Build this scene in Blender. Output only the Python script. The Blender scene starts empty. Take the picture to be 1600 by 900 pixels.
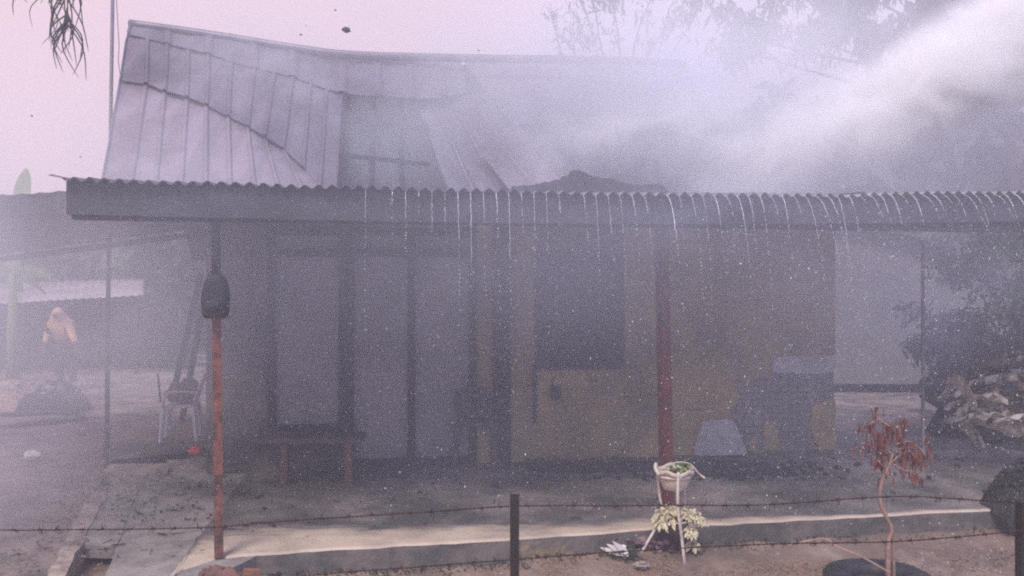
import bpy, bmesh, math, random
from mathutils import Vector, Matrix, noise
random.seed(7)
S = bpy.context.scene
COL = S.collection
R = math.radians

# ------------------------------------------------------------------ camera, world, sun, exposure
F = 1200.0                      # focal length in photo pixels (1600 wide)
CAMZ = 2.0
cd = bpy.data.cameras.new("camera"); cam = bpy.data.objects.new("camera", cd); COL.objects.link(cam)
cd.lens = F / 1600 * 36; cd.sensor_width = 36; cd.clip_end = 3000; cd.clip_start = 0.05
cam.location = (0, 0, CAMZ); cam.rotation_euler = (R(90), 0, 0)
S.camera = cam

w = bpy.data.worlds.new("World"); S.world = w; w.use_nodes = True
nt = w.node_tree; bg = nt.nodes["Background"]
sky = nt.nodes.new("ShaderNodeTexSky"); sky.sky_type = 'NISHITA'; sky.sun_disc = False
sky.sun_elevation = R(52); sky.sun_rotation = R(200); sky.air_density = 1.6; sky.dust_density = 4
mixs = nt.nodes.new("ShaderNodeMix"); mixs.data_type = 'RGBA'; mixs.inputs[0].default_value = 0.86
tcw = nt.nodes.new("ShaderNodeTexCoord")
nz = nt.nodes.new("ShaderNodeTexNoise"); nz.inputs['Scale'].default_value = 2.0; nz.inputs['Detail'].default_value = 4
dotn = nt.nodes.new("ShaderNodeVectorMath"); dotn.operation = 'DOT_PRODUCT'; dotn.inputs[1].default_value = (-.9, .35, -.2)
addn = nt.nodes.new("ShaderNodeMath"); addn.operation = 'MULTIPLY_ADD'; addn.inputs[1].default_value = .38
rw = nt.nodes.new("ShaderNodeValToRGB")
rw.color_ramp.elements[0].position = .30; rw.color_ramp.elements[0].color = (0.40, 0.46, 0.92, 1)
rw.color_ramp.elements[1].position = .66; rw.color_ramp.elements[1].color = (0.88, 0.61, 0.67, 1)
sc_ = nt.nodes.new("ShaderNodeVectorMath"); sc_.operation = 'SCALE'; sc_.inputs['Scale'].default_value = 6.8
nt.links.new(tcw.outputs['Generated'], nz.inputs['Vector']); nt.links.new(tcw.outputs['Generated'], dotn.inputs[0])
nt.links.new(dotn.outputs['Value'], addn.inputs[0]); nt.links.new(nz.outputs['Fac'], addn.inputs[2])
nt.links.new(addn.outputs[0], rw.inputs[0]); nt.links.new(rw.outputs[0], sc_.inputs[0])
nt.links.new(sky.outputs[0], mixs.inputs[6]); nt.links.new(sc_.outputs[0], mixs.inputs[7])
nt.links.new(mixs.outputs[2], bg.inputs[0]); bg.inputs[1].default_value = 0.10

sd = bpy.data.lights.new("sun", 'SUN'); so = bpy.data.objects.new("sun", sd); COL.objects.link(so)
sd.energy = 2.0; sd.angle = R(20); sd.color = (1, .95, .92)
_dir = Vector((math.sin(R(200)) * math.cos(R(52)), math.cos(R(200)) * math.cos(R(52)), math.sin(R(52))))
so.rotation_euler = _dir.to_track_quat('Z', 'Y').to_euler()

S.view_settings.view_transform = 'Standard'; S.view_settings.look = 'None'
S.view_settings.gamma = 1; S.view_settings.use_curve_mapping = False
S.view_settings.exposure = 0.80
cy = S.cycles
cy.max_bounces = 8; cy.diffuse_bounces = 3; cy.glossy_bounces = 2; cy.transmission_bounces = 3
cy.transparent_max_bounces = 8; cy.volume_bounces = 6
cy.volume_step_rate = 1.0; cy.volume_max_steps = 96
cy.use_denoising = False; cy.pixel_filter_type = 'BLACKMAN_HARRIS'; cy.filter_width = 2.1
cy.use_adaptive_sampling = True; cy.adaptive_threshold = 0.01
cy.sample_clamp_indirect = 4

# ------------------------------------------------------------------ coordinates
AN = R(9.37)
U = Vector((math.cos(AN), math.sin(AN), 0)); V = Vector((-math.sin(AN), math.cos(AN), 0)); Z = Vector((0, 0, 1))
O0 = Vector((0, 5.42, 0))
def W(px, py, d): return Vector(((px - 800) / F * d, d, CAMZ - (py - 450) / F * d))
def G(px, py, z=0.0):
    d = (CAMZ - z) * F / (py - 450); return W(px, py, d)
def H(u, v, z): return O0 + U * u + V * v + Z * z
def up(px, v):                                     # facade coordinate u seen at column px on the plane v
    k = (px - 800) / F
    return (k * (5.42 + v * math.cos(AN)) + v * math.sin(AN)) / (math.cos(AN) - k * math.sin(AN))
def HP(px, py, v):
    u = up(px, v); p = H(u, v, 0); return Vector((p.x, p.y, CAMZ - (py - 450) / F * p.y))
def uz(px, py, v):
    p = HP(px, py, v); return up(px, v), p.z
def nz3(p, s=1.0, seed=0.0): return noise.noise(Vector(p) * s + Vector((seed, seed * 1.7, seed * .3)))
def rnd(a, b): return random.uniform(a, b)

# ------------------------------------------------------------------ materials
def mat(name, c1, c2=None, scale=6, rough=.75, bump=.25, bscale=None, metal=0.0, mix=(.4, .6), c3=None, s3=1.5, p3=(.5, .6),
        stretch=(1, 1, 1), emit=None, spec=.4, detail=6, blend=None):
    m = bpy.data.materials.new(name); m.use_nodes = True
    t = m.node_tree; b = t.nodes["Principled BSDF"]
    b.inputs['Roughness'].default_value = rough; b.inputs['Metallic'].default_value = metal
    b.inputs['Specular IOR Level'].default_value = spec
    geo = t.nodes.new("ShaderNodeNewGeometry"); mp = t.nodes.new("ShaderNodeMapping")
    mp.inputs['Scale'].default_value = stretch
    t.links.new(geo.outputs['Position'], mp.inputs[0])
    n = t.nodes.new("ShaderNodeTexNoise"); n.inputs['Scale'].default_value = scale; n.inputs['Detail'].default_value = detail
    n.inputs['Roughness'].default_value = .62
    t.links.new(mp.outputs[0], n.inputs['Vector'])
    r = t.nodes.new("ShaderNodeValToRGB"); c2 = c2 or tuple(x * .65 for x in c1)
    r.color_ramp.elements[0].position = mix[0]; r.color_ramp.elements[0].color = (*c1, 1)
    r.color_ramp.elements[1].position = mix[1]; r.color_ramp.elements[1].color = (*c2, 1)
    t.links.new(n.outputs['Fac'], r.inputs[0]); out = r.outputs[0]
    if c3:
        n3 = t.nodes.new("ShaderNodeTexNoise"); n3.inputs['Scale'].default_value = s3; n3.inputs['Detail'].default_value = 7
        n3.inputs['Roughness'].default_value = .65
        t.links.new(geo.outputs['Position'], n3.inputs['Vector'])
        r3 = t.nodes.new("ShaderNodeValToRGB")
        r3.color_ramp.elements[0].position = p3[0]; r3.color_ramp.elements[0].color = (0, 0, 0, 1)
        r3.color_ramp.elements[1].position = p3[1]; r3.color_ramp.elements[1].color = (1, 1, 1, 1)
        t.links.new(n3.outputs['Fac'], r3.inputs[0])
        mx = t.nodes.new("ShaderNodeMix"); mx.data_type = 'RGBA'; mx.inputs[7].default_value = (*c3, 1)
        t.links.new(r3.outputs[0], mx.inputs[0]); t.links.new(out, mx.inputs[6]); out = mx.outputs[2]
    if blend:                                       # paler concrete colours along the rim, by the mesh attribute "inner" (metres from the rim / width)
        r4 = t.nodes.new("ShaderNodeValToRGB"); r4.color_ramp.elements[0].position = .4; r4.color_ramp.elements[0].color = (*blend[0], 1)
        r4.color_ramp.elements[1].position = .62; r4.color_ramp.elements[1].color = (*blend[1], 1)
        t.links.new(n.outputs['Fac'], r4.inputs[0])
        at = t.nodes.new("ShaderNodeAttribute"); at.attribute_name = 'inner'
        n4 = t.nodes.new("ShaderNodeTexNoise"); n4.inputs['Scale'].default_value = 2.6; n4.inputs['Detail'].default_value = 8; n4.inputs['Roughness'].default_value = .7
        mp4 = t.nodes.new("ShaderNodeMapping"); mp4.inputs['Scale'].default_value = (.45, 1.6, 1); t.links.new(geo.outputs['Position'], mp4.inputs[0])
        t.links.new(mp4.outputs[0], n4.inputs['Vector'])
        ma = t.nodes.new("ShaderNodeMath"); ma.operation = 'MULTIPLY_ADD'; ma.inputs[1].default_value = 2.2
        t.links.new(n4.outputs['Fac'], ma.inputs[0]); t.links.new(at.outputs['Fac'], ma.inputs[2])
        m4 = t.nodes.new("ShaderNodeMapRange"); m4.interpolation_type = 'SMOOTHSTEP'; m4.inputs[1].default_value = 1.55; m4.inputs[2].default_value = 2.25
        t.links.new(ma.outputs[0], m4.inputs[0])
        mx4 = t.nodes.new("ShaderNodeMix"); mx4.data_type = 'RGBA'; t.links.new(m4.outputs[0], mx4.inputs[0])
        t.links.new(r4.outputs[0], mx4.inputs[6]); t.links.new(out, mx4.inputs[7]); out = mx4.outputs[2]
    t.links.new(out, b.inputs['Base Color'])
    if bump:
        nb = t.nodes.new("ShaderNodeTexNoise"); nb.inputs['Scale'].default_value = bscale or scale * 5; nb.inputs['Detail'].default_value = 5
        t.links.new(mp.outputs[0], nb.inputs['Vector'])
        bp = t.nodes.new("ShaderNodeBump"); bp.inputs['Strength'].default_value = bump; bp.inputs['Distance'].default_value = .02
        t.links.new(nb.outputs['Fac'], bp.inputs['Height']); t.links.new(bp.outputs[0], b.inputs['Normal'])
    if emit:
        b.inputs['Emission Color'].default_value = (*emit[0], 1); b.inputs['Emission Strength'].default_value = emit[1]
    return m
M = {}
M['soil'] = mat('soil', (.26, .18, .14), (.14, .10, .082), 2.2, .8, .8, 22, c3=(.37, .275, .22), s3=1.1, p3=(.52, .68))
M['yard'] = mat('yard_dirt', (.25, .20, .18), (.09, .078, .072), 3, .85, .7, 20, c3=(.30, .25, .22), s3=.9, p3=(.5, .66))
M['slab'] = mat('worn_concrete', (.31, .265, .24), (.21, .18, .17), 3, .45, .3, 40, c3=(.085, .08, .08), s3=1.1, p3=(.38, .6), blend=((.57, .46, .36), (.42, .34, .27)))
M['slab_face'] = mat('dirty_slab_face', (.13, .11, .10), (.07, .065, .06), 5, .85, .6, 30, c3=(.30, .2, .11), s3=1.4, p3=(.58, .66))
M['slab_edge'] = mat('bright_concrete', (.60, .48, .38), (.44, .35, .28), 3, .75, .3, 30, c3=(.13, .11, .1), s3=1.6, p3=(.58, .75))
M['concrete'] = mat('grey_concrete', (.30, .27, .25), (.19, .17, .16), 5, .8, .3, 40)
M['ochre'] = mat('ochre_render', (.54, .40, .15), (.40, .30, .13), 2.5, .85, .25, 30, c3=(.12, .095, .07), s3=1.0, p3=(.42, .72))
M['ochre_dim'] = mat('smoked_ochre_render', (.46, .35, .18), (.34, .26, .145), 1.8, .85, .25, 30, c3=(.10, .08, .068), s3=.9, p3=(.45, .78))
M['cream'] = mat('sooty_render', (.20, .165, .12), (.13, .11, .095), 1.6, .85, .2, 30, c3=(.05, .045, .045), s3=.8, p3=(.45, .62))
M['mortar'] = mat('mortar', (.24, .215, .2), (.17, .155, .15), 8, .9, .4)
M['brick'] = mat('sooty_brick', (.38, .335, .30), (.26, .225, .205), 5, .9, .5, 30, c3=(.22, .19, .175), s3=1.8, p3=(.46, .62))
M['white_plaster'] = mat('white_plaster', (.60, .56, .53), (.46, .43, .41), 6, .8, .2)
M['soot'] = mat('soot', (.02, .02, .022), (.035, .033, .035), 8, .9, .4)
M['dark_wood'] = mat('dark_wood', (.035, .03, .032), (.02, .018, .02), 6, .8, .3, stretch=(6, 6, .6))
M['board'] = mat('fascia_board', (.05, .05, .06), (.028, .028, .034), 3, .6, .2, stretch=(1, 1, 1.5))
M['zinc'] = mat('corrugated_zinc', (.17, .165, .18), (.09, .085, .095), 3, .5, .12, metal=.5, c3=(.12, .08, .06), s3=2.2, p3=(.6, .75))
M['roof'] = mat('weathered_roof_metal', (.20, .175, .215), (.15, .13, .165), 1.3, .45, .12, 12, metal=.3, c3=(.085, .07, .085), s3=1.4, p3=(.46, .68), stretch=(4, .6, .6))
M['roof_pale'] = mat('pale_roof_metal', (.30, .255, .30), (.22, .19, .225), 1.3, .45, .12, 12, metal=.3, c3=(.14, .11, .12), s3=1.6, p3=(.46, .7), stretch=(4, .6, .6))
M['red_paint'] = mat('red_oxide_paint', (.25, .10, .075), (.15, .065, .055), 14, .75, .3, c3=(.07, .042, .036), s3=7, p3=(.5, .66))
M['dark_red'] = mat('dark_red_paint', (.15, .038, .038), (.09, .026, .026), 14, .7, .3, c3=(.05, .03, .028), s3=6, p3=(.52, .66))
M['dim_red'] = mat('faded_red_paint', (.17, .085, .075), (.10, .06, .055), 9, .7, .2)
M['glass'] = mat('dusty_glass', (.32, .29, .28), (.22, .205, .20), 2, .25, .05, spec=.6)
M['char'] = mat('char', (.012, .012, .014), (.03, .028, .03), 14, .8, .7, 30)
M['black_rubber'] = mat('black_rubber', (.02, .02, .024), (.035, .035, .04), 10, .55, .3)
M['black_cloth'] = mat('black_cloth', (.016, .016, .02), (.03, .03, .036), 10, .8, .3)
M['rust'] = mat('rusty_wire', (.06, .025, .02), (.03, .015, .014), 40, .8, .3)
M['post_steel'] = mat('dark_steel', (.022, .017, .018), (.035, .025, .022), 20, .7, .3)
M['white_pl'] = mat('white_plastic', (.84, .81, .80), (.74, .70, .69), 8, .45, .08)
M['pink_tube'] = mat('offwhite_tube', (.76, .64, .57), (.52, .42, .37), 9, .5, .1, c3=(.3, .18, .13), s3=14, p3=(.6, .7))
M['bowl'] = mat('cream_bowl', (.68, .59, .48), (.55, .46, .37), 8, .5, .1, c3=(.34, .25, .19), s3=9, p3=(.56, .7))
M['pale_leaf'] = mat('pale_leaf', (.60, .53, .33), (.64, .55, .40), 16, .7, .1, c3=(.48, .45, .25), s3=10, p3=(.5, .65))
M['green_leaf'] = mat('green_leaf', (.12, .2, .05), (.2, .28, .08), 12, .5, .1)
M['deep_leaf'] = mat('deep_foliage', (.018, .024, .018), (.03, .04, .026), 5, .8, .1)
M['dark_leaf'] = mat('dark_foliage', (.035, .05, .03), (.06, .085, .045), 5, .6, .1)
M['banana'] = mat('banana_leaf', (.13, .19, .06), (.22, .27, .09), 3, .45, .1)
M['dead_leaf'] = mat('dead_leaf', (.17, .05, .038), (.11, .035, .03), 14, .7, .1)
M['twig'] = mat('pale_twig', (.34, .22, .17), (.22, .14, .11), 16, .7, .2)
M['bark'] = mat('bark', (.09, .07, .055), (.05, .04, .035), 8, .9, .5, stretch=(3, 3, .6))
M['dry'] = mat('dry_grass', (.32, .21, .15), (.22, .15, .11), 8, .8, 0)
M['dry_leaf'] = mat('dry_banana_leaf', (.52, .45, .40), (.36, .31, .27), 4, .8, .3, c3=(.07, .06, .055), s3=3.5, p3=(.52, .62))
M['dry_dark'] = mat('dark_dry_leaf', (.17, .135, .115), (.10, .08, .07), 4, .85, .3)
M['frond'] = mat('dry_frond', (.06, .048, .05), (.035, .028, .03), 8, .8, 0)
M['pole'] = mat('grey_pole', (.16, .15, .19), (.12, .11, .14), 5, .5, .05)
M['sack'] = mat('grey_sack', (.60, .56, .53), (.46, .43, .41), 5, .65, .25, 9, c3=(.2, .2, .21), s3=3, p3=(.58, .75))
M['skin'] = mat('skin', (.10, .055, .04), (.085, .045, .035), 8, .6, 0)
M['shirt'] = mat('apricot_cloth', (.72, .42, .27), (.58, .34, .23), 7, .8, .3, 10)
M['trousers'] = mat('navy_cloth', (.02, .023, .032), (.03, .034, .045), 7, .8, .2)
M['water'] = mat('falling_water', (.86, .86, .9), (.8, .8, .86), 30, .15, 0, spec=.8)
M['red_plastic'] = mat('red_plastic', (.7, .06, .05), (.55, .05, .045), 8, .4, .1)
M['ash'] = mat('ash_flake', (.04, .035, .04), (.06, .055, .06), 20, .9, .2)
M['pink_litter'] = mat('litter', (.42, .33, .31), (.25, .19, .18), 14, .6, .1)
M['brown_soil'] = mat('reddish_soil', (.20, .105, .085), (.13, .075, .065), 6, .9, .7)
M['old_brick'] = mat('orange_brick', (.30, .14, .09), (.20, .10, .075), 10, .9, .4)
M['sand'] = mat('sandy_soil', (.45, .31, .24), (.33, .23, .19), 4, .9, .5)
M['nh_wall'] = mat('grey_render', (.20, .185, .18), (.14, .13, .128), 1.2, .85, .1, c3=(.14, .13, .13), s3=.5, p3=(.48, .7))
M['shed_roof'] = mat('pale_zinc', (.42, .38, .41), (.30, .27, .30), 2, .45, .1, metal=.2)
M['shed_wall'] = mat('dark_shed_boards', (.05, .045, .05), (.03, .028, .03), 5, .9, .3, stretch=(4, 4, .5))
M['embers'] = mat('glowing_ash', (.6, .58, .6), (.2, .19, .2), 16, .9, .3)

# ------------------------------------------------------------------ mesh helper
class MB:
    def __init__(s): s.v = []; s.f = []
    def add(s, vs, fs):
        o = len(s.v); s.v += [Vector(p) for p in vs]; s.f += [tuple(i + o for i in f) for f in fs]; return s
    def box(s, c, size, rot=None):
        hx, hy, hz = [x / 2 for x in size]; c = Vector(c)
        P = [Vector((x, y, z)) for z in (-hz, hz) for y in (-hy, hy) for x in (-hx, hx)]
        if rot is not None: P = [rot @ p for p in P]
        return s.add([c + p for p in P], [(0, 2, 3, 1), (4, 5, 7, 6), (0, 1, 5, 4), (2, 6, 7, 3), (0, 4, 6, 2), (1, 3, 7, 5)])
    def hbox(s, u0, u1, v0, v1, z0, z1):
        P = [H(u, v, z) for z in (z0, z1) for v in (v0, v1) for u in (u0, u1)]
        return s.add(P, [(0, 2, 3, 1), (4, 5, 7, 6), (0, 1, 5, 4), (2, 6, 7, 3), (0, 4, 6, 2), (1, 3, 7, 5)])
    def tube(s, pts, r, n=6, cap=True):
        pts = [Vector(p) for p in pts]; N = len(pts)
        rs = r if isinstance(r, (list, tuple)) else [r] * N
        o = len(s.v); ref = None
        for i, p in enumerate(pts):
            t = (pts[min(i + 1, N - 1)] - pts[max(i - 1, 0)])
            t = t.normalized() if t.length > 1e-9 else Vector((0, 0, 1))
            if ref is None: ref = t.orthogonal().normalized()
            a = ref - t * ref.dot(t); a = a.normalized() if a.length > 1e-6 else t.orthogonal().normalized(); ref = a
            b = t.cross(a)
            for k in range(n):
                th = 2 * math.pi * k / n; s.v.append(p + (a * math.cos(th) + b * math.sin(th)) * rs[i])
        for i in range(N - 1):
            for k in range(n):
                k2 = (k + 1) % n; s.f.append((o + i * n + k, o + i * n + k2, o + (i + 1) * n + k2, o + (i + 1) * n + k))
        if cap:
            s.f.append(tuple(o + k for k in reversed(range(n)))); s.f.append(tuple(o + (N - 1) * n + k for k in range(n)))
        return s
    def prism(s, poly, z0, z1):                    # world xy polygon
        n = len(poly)
        vs = [Vector((p[0], p[1], z0)) for p in poly] + [Vector((p[0], p[1], z1)) for p in poly]
        return s.add(vs, [tuple(reversed(range(n))), tuple(range(n, 2 * n))] + [(i, (i + 1) % n, n + (i + 1) % n, n + i) for i in range(n)])
    def wprism(s, poly, v0, v1):                   # polygon of (u,z) on the facade
        n = len(poly)
        vs = [H(a, v0, b) for a, b in poly] + [H(a, v1, b) for a, b in poly]
        return s.add(vs, [tuple(range(n)), tuple(reversed(range(n, 2 * n)))] + [(i, n + i, n + (i + 1) % n, (i + 1) % n) for i in range(n)])
    def quad(s, a, b, c, d): return s.add([a, b, c, d], [(0, 1, 2, 3)])
    def blob(s, c, rad, sub=2, amp=.2, freq=2.0, seed=0, flat=None):
        bm = bmesh.new(); bmesh.ops.create_icosphere(bm, subdivisions=sub, radius=1)
        rad = Vector(rad if isinstance(rad, (tuple, list)) else (rad,) * 3); c = Vector(c)
        vs = []
        for v in bm.verts:
            k = 1 + amp * noise.noise(v.co * freq + Vector((seed, seed * 2.1, seed * .7))) * 1.6
            p = Vector((v.co.x * rad.x, v.co.y * rad.y, v.co.z * rad.z)) * k
            if flat is not None and c.z + p.z < flat: p.z = flat - c.z
            vs.append(c + p)
        fs = [tuple(v.index for v in f.verts) for f in bm.faces]
        bm.free(); return s.add(vs, fs)
    def octa(s, c, r, rz=None):
        rz = rz or r; c = Vector(c)
        return s.add([c + Vector(p) for p in ((r, 0, 0), (0, r, 0), (-r, 0, 0), (0, -r, 0), (0, 0, rz), (0, 0, -rz))],
                     [(0, 1, 4), (1, 2, 4), (2, 3, 4), (3, 0, 4), (1, 0, 5), (2, 1, 5), (3, 2, 5), (0, 3, 5)])
    def chunk(s, c, r):
        a = Matrix.Rotation(rnd(0, 6.3), 3, 'Z') @ Matrix.Rotation(rnd(-.6, .6), 3, 'X')
        c = Vector(c); P = []
        for z in (-1, 1):
            for y in (-1, 1):
                for x in (-1, 1): P.append(c + a @ Vector((x * r * rnd(.5, 1.1), y * r * rnd(.4, .9), z * r * rnd(.2, .6))))
        return s.add(P, [(0, 2, 3, 1), (4, 5, 7, 6), (0, 1, 5, 4), (2, 6, 7, 3), (0, 4, 6, 2), (1, 3, 7, 5)])
    def leaf(s, p, d, n, L, wd, droop=0.0, seg=3):
        """A bent leaf blade from p along d."""
        d = Vector(d).normalized(); n = Vector(n); sd_ = d.cross(n)
        sd_ = sd_.normalized() if sd_.length > 1e-5 else d.orthogonal().normalized()
        o = len(s.v); p = Vector(p)
        for i in range(seg + 1):
            t = i / seg; q = p + d * (L * t) + Vector((0, 0, -1)) * droop * L * t * t
            ww = wd * (math.sin(math.pi * (.12 + .86 * t)) ** .8) * .5
            s.v += [q - sd_ * ww, q + sd_ * ww]
        for i in range(seg): s.f.append((o + 2 * i, o + 2 * i + 1, o + 2 * i + 3, o + 2 * i + 2))
        return s
    def build(s, name, m, parent=None, smooth=False, kind=None, label=None, solid=None, recalc=False):
        off = Vector((0, 0, 0)); q = parent
        while q is not None: off += q.location; q = q.parent
        me = bpy.data.meshes.new(name)
        me.from_pydata([tuple(p - off) for p in s.v], [], s.f); me.validate()
        if recalc:
            bm = bmesh.new(); bm.from_mesh(me); bmesh.ops.recalc_face_normals(bm, faces=bm.faces); bm.to_mesh(me); bm.free()
        me.materials.append(m)
        if smooth: me.polygons.foreach_set('use_smooth', [True] * len(me.polygons))
        o = bpy.data.objects.new(name, me); COL.objects.link(o)
        if parent is not None: o.parent = parent
        if kind: o['kind'] = kind
        if label: o['label'] = label
        if solid:
            md = o.modifiers.new('solid', 'SOLIDIFY'); md.thickness = solid; md.offset = 0
        return o
def tag(o, label, cat, group=None):
    o['label'] = label; o['category'] = cat
    if group: o['group'] = group
    return o
def thing(name, loc, label, cat, group=None):
    o = bpy.data.objects.new(name, None); COL.objects.link(o); o.location = loc; o.empty_display_size = .2
    return tag(o, label, cat, group)
def catmull(P, n):
    """n samples along a smooth curve through P (vectors)."""
    P = [Vector(p) for p in P]; out = []
    N = len(P) - 1
    for j in range(n):
        t = j / (n - 1) * N; i = min(int(t), N - 1); t -= i
        p0, p1, p2, p3 = P[max(i - 1, 0)], P[i], P[i + 1], P[min(i + 2, N)]
        out.append(.5 * ((2 * p1) + (p2 - p0) * t + (2 * p0 - 5 * p1 + 4 * p2 - p3) * t * t + (3 * p1 - p0 - 3 * p2 + p3) * t ** 3))
    return out

# ------------------------------------------------------------------ ground
GS = MB()
def gridsheet(mb, x0, x1, y0, y1, step, hf):
    nx = max(2, int((x1 - x0) / step)); ny = max(2, int((y1 - y0) / step)); o = len(mb.v)
    for j in range(ny + 1):
        for i in range(nx + 1):
            x = x0 + (x1 - x0) * i / nx; y = y0 + (y1 - y0) * j / ny; mb.v.append(Vector((x, y, hf(x, y))))
    for j in range(ny):
        for i in range(nx):
            a = o + j * (nx + 1) + i; mb.f.append((a, a + 1, a + nx + 2, a + nx + 1))
def gh(x, y):
    t = max(0, min(1, 1 - (5.14 + (x + 1.96) * .19 - y) / .75))
    return -.02 + .07 * t * t + .03 * nz3((x, y, 0), .9) + .018 * nz3((x, y, 0), 4) + .008 * nz3((x, y, 0), 13)
gridsheet(GS, -8, 8, 2.2, 7.2, .055, gh)
GS.build('ground', M['soil'], kind='structure', smooth=True)
FG = MB(); o_ = [(-400, -60, -.06), (400, -60, -.06), (400, 600, -.06), (-400, 600, -.06)]
FG.add(o_, [(0, 1, 2, 3)]).build('far_ground', M['yard'], kind='structure')

# slab of the veranda
fe = [(1900, 784), (1700, 790), (1500, 798), (1300, 809), (1085, 821), (960, 830), (815, 841), (650, 850), (500, 859), (400, 866), (340, 871), (285, 889), (262, 905), (250, 930)]
front = []
for i in range(len(fe) - 1):
    for k in range(8):
        t = k / 8; x = fe[i][0] * (1 - t) + fe[i + 1][0] * t; y = fe[i][1] * (1 - t) + fe[i + 1][1] * t
        p = G(x, y, .2); p.y += .025 * nz3((x * .02, y * .02, 3), 1.3) + .012 * nz3((x * .1, y * .1, 0), 1); front.append(p)
front.append(G(250, 930, .2))
offs = [0, .012, .04, .08, .13, .2, .28, .38, .5, .65, .85, 1.2, 1.7, 2.4, 3.4]
SM = MB(); inner = []
for p in front:
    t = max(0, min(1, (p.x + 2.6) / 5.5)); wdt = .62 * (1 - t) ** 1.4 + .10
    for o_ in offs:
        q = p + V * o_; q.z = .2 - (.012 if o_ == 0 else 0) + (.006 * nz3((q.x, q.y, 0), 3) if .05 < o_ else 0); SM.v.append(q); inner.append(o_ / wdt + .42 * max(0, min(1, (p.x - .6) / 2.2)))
no = len(offs)
for i in range(len(front) - 1):
    for j in range(no - 1):
        a = i * no + j; SM.f.append((a, a + 1, a + no + 1, a + no))
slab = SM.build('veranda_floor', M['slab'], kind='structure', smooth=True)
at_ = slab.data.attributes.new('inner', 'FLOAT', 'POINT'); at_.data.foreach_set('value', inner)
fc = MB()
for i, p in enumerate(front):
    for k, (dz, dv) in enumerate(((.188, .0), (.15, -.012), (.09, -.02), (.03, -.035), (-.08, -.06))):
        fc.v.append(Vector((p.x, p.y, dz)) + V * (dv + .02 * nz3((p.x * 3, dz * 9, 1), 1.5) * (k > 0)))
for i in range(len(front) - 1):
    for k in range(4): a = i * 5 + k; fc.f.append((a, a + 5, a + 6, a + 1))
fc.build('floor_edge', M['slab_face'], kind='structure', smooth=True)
ap = [G(163, 930, .19), G(163, 900, .19), G(184, 851, .19), G(205, 790, .19), G(232, 735, .19), Vector((-3.4, 8.4, .19)), Vector((-1.6, 8.4, .19)), Vector((-1.7, 5.3, .19)), Vector((-1.95, 4.6, .19))]
rr_ = []
for i in range(len(ap)):
    for k in range(8):
        q = ap[i].lerp(ap[(i + 1) % len(ap)], k / 8); rr_.append((q.x + .02 * nz3((q.x, q.y, 4), 4), q.y + .02 * nz3((q.y, q.x, 4), 4)))
MB().prism(list(reversed(rr_)), -.1, .187).build('apron', M['concrete'], kind='structure', recalc=True)
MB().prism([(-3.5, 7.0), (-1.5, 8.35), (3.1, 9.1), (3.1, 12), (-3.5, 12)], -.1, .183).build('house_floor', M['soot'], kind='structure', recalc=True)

# left yard, drain channel
tl = [(73, 900), (92, 851), (120, 800), (150, 745)]          # outer left of kerb
tr = [(100, 900), (127, 851), (152, 800), (176, 745)]        # inner left of channel
mb = MB()
P1 = [G(60, 930, .19)] + [G(x, y, .19) for x, y in tl]
yardpoly = [G(60, 930, .19), G(73, 900, .19), G(92, 851, .19), G(120, 800, .19), G(150, 745, .19), G(232, 735, .19)]
def yh(x, y): return .17 + .03 * nz3((x, y, 2), 1.1) + .02 * nz3((x, y, 2), 4) + .008 * nz3((x, y, 1), 14)
ym = MB()
rows = 130
for j in range(rows + 1):
    y = 4.2 + (j / rows) ** 1.6 * 26
    # right border of the yard follows the channel, then the house side
    if y < 8.2:
        k0, k1 = (G(60, 930, .19), G(165, 735, .19)); t = (y - k0.y) / (k1.y - k0.y); xr = k0.x + (k1.x - k0.x) * t
    else: xr = max(-4.2 + (y - 8.2) * 2.2, -20); xr = min(xr, -3.3 + .02 * (y - 8))
    for i in range(91):
        x = xr - (1 - (1 - (i / 90)) ** 1) ** 1.5 * 26; ym.v.append(Vector((x, y, yh(x, y))))
for j in range(rows):
    for i in range(90):
        a = j * 91 + i; ym.f.append((a, a + 91, a + 92, a + 1))
ym.build('yard', M['yard'], kind='structure', smooth=True)
def rag(pl, n=10, amp=.02, fr=6):
    out = []
    for i in range(len(pl)):
        a, b = pl[i], pl[(i + 1) % len(pl)]
        for k in range(n):
            q = a.lerp(b, k / n); out.append((q.x + amp * nz3((q.x, q.y, 2), fr), q.y + amp * nz3((q.y, q.x, 7), fr)))
    return out
def strip(name, L, Rr, z0, z1, m, amp=.02):
    pl = [G(x, y, z1) for x, y in L] + [G(x, y, z1) for x, y in reversed(Rr)]
    return MB().prism(rag(pl, 10, amp), z0, z1).build(name, m, kind='structure', recalc=True)
M['kerb'] = mat('worn_kerb', (.50, .40, .33), (.33, .27, .23), 4, .8, .5, 30, c3=(.12, .10, .095), s3=2.2, p3=(.44, .6))
strip('drain_kerb', [(60, 930), (75, 900), (96, 851), (124, 800), (152, 760)], [(88, 930), (102, 900), (128, 851), (150, 805), (172, 760)], -.1, .203, M['kerb'], .035)
strip('drain_cover', [(127, 851), (138, 826), (152, 800), (176, 745)], [(184, 851), (194, 822), (203, 795), (230, 740)], .10, .193, M['concrete'])
strip('drain_floor', [(70, 960), (100, 900), (127, 851)], [(150, 960), (166, 900), (186, 851)], -.1, .03, M['char'])
MB().prism(rag([G(160, 741, .2), G(262, 741, .2), G(268, 727, .2), G(168, 729, .2)], 8, .03), .0, .225).build('kerb', M['kerb'], kind='structure', recalc=True)
MB().prism(rag([G(262, 732, .2), G(322, 731, .2), G(322, 723, .2), G(262, 724, .2)], 8, .03), .0, .24).build('kerb', M['kerb'], kind='structure', recalc=True)

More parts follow.
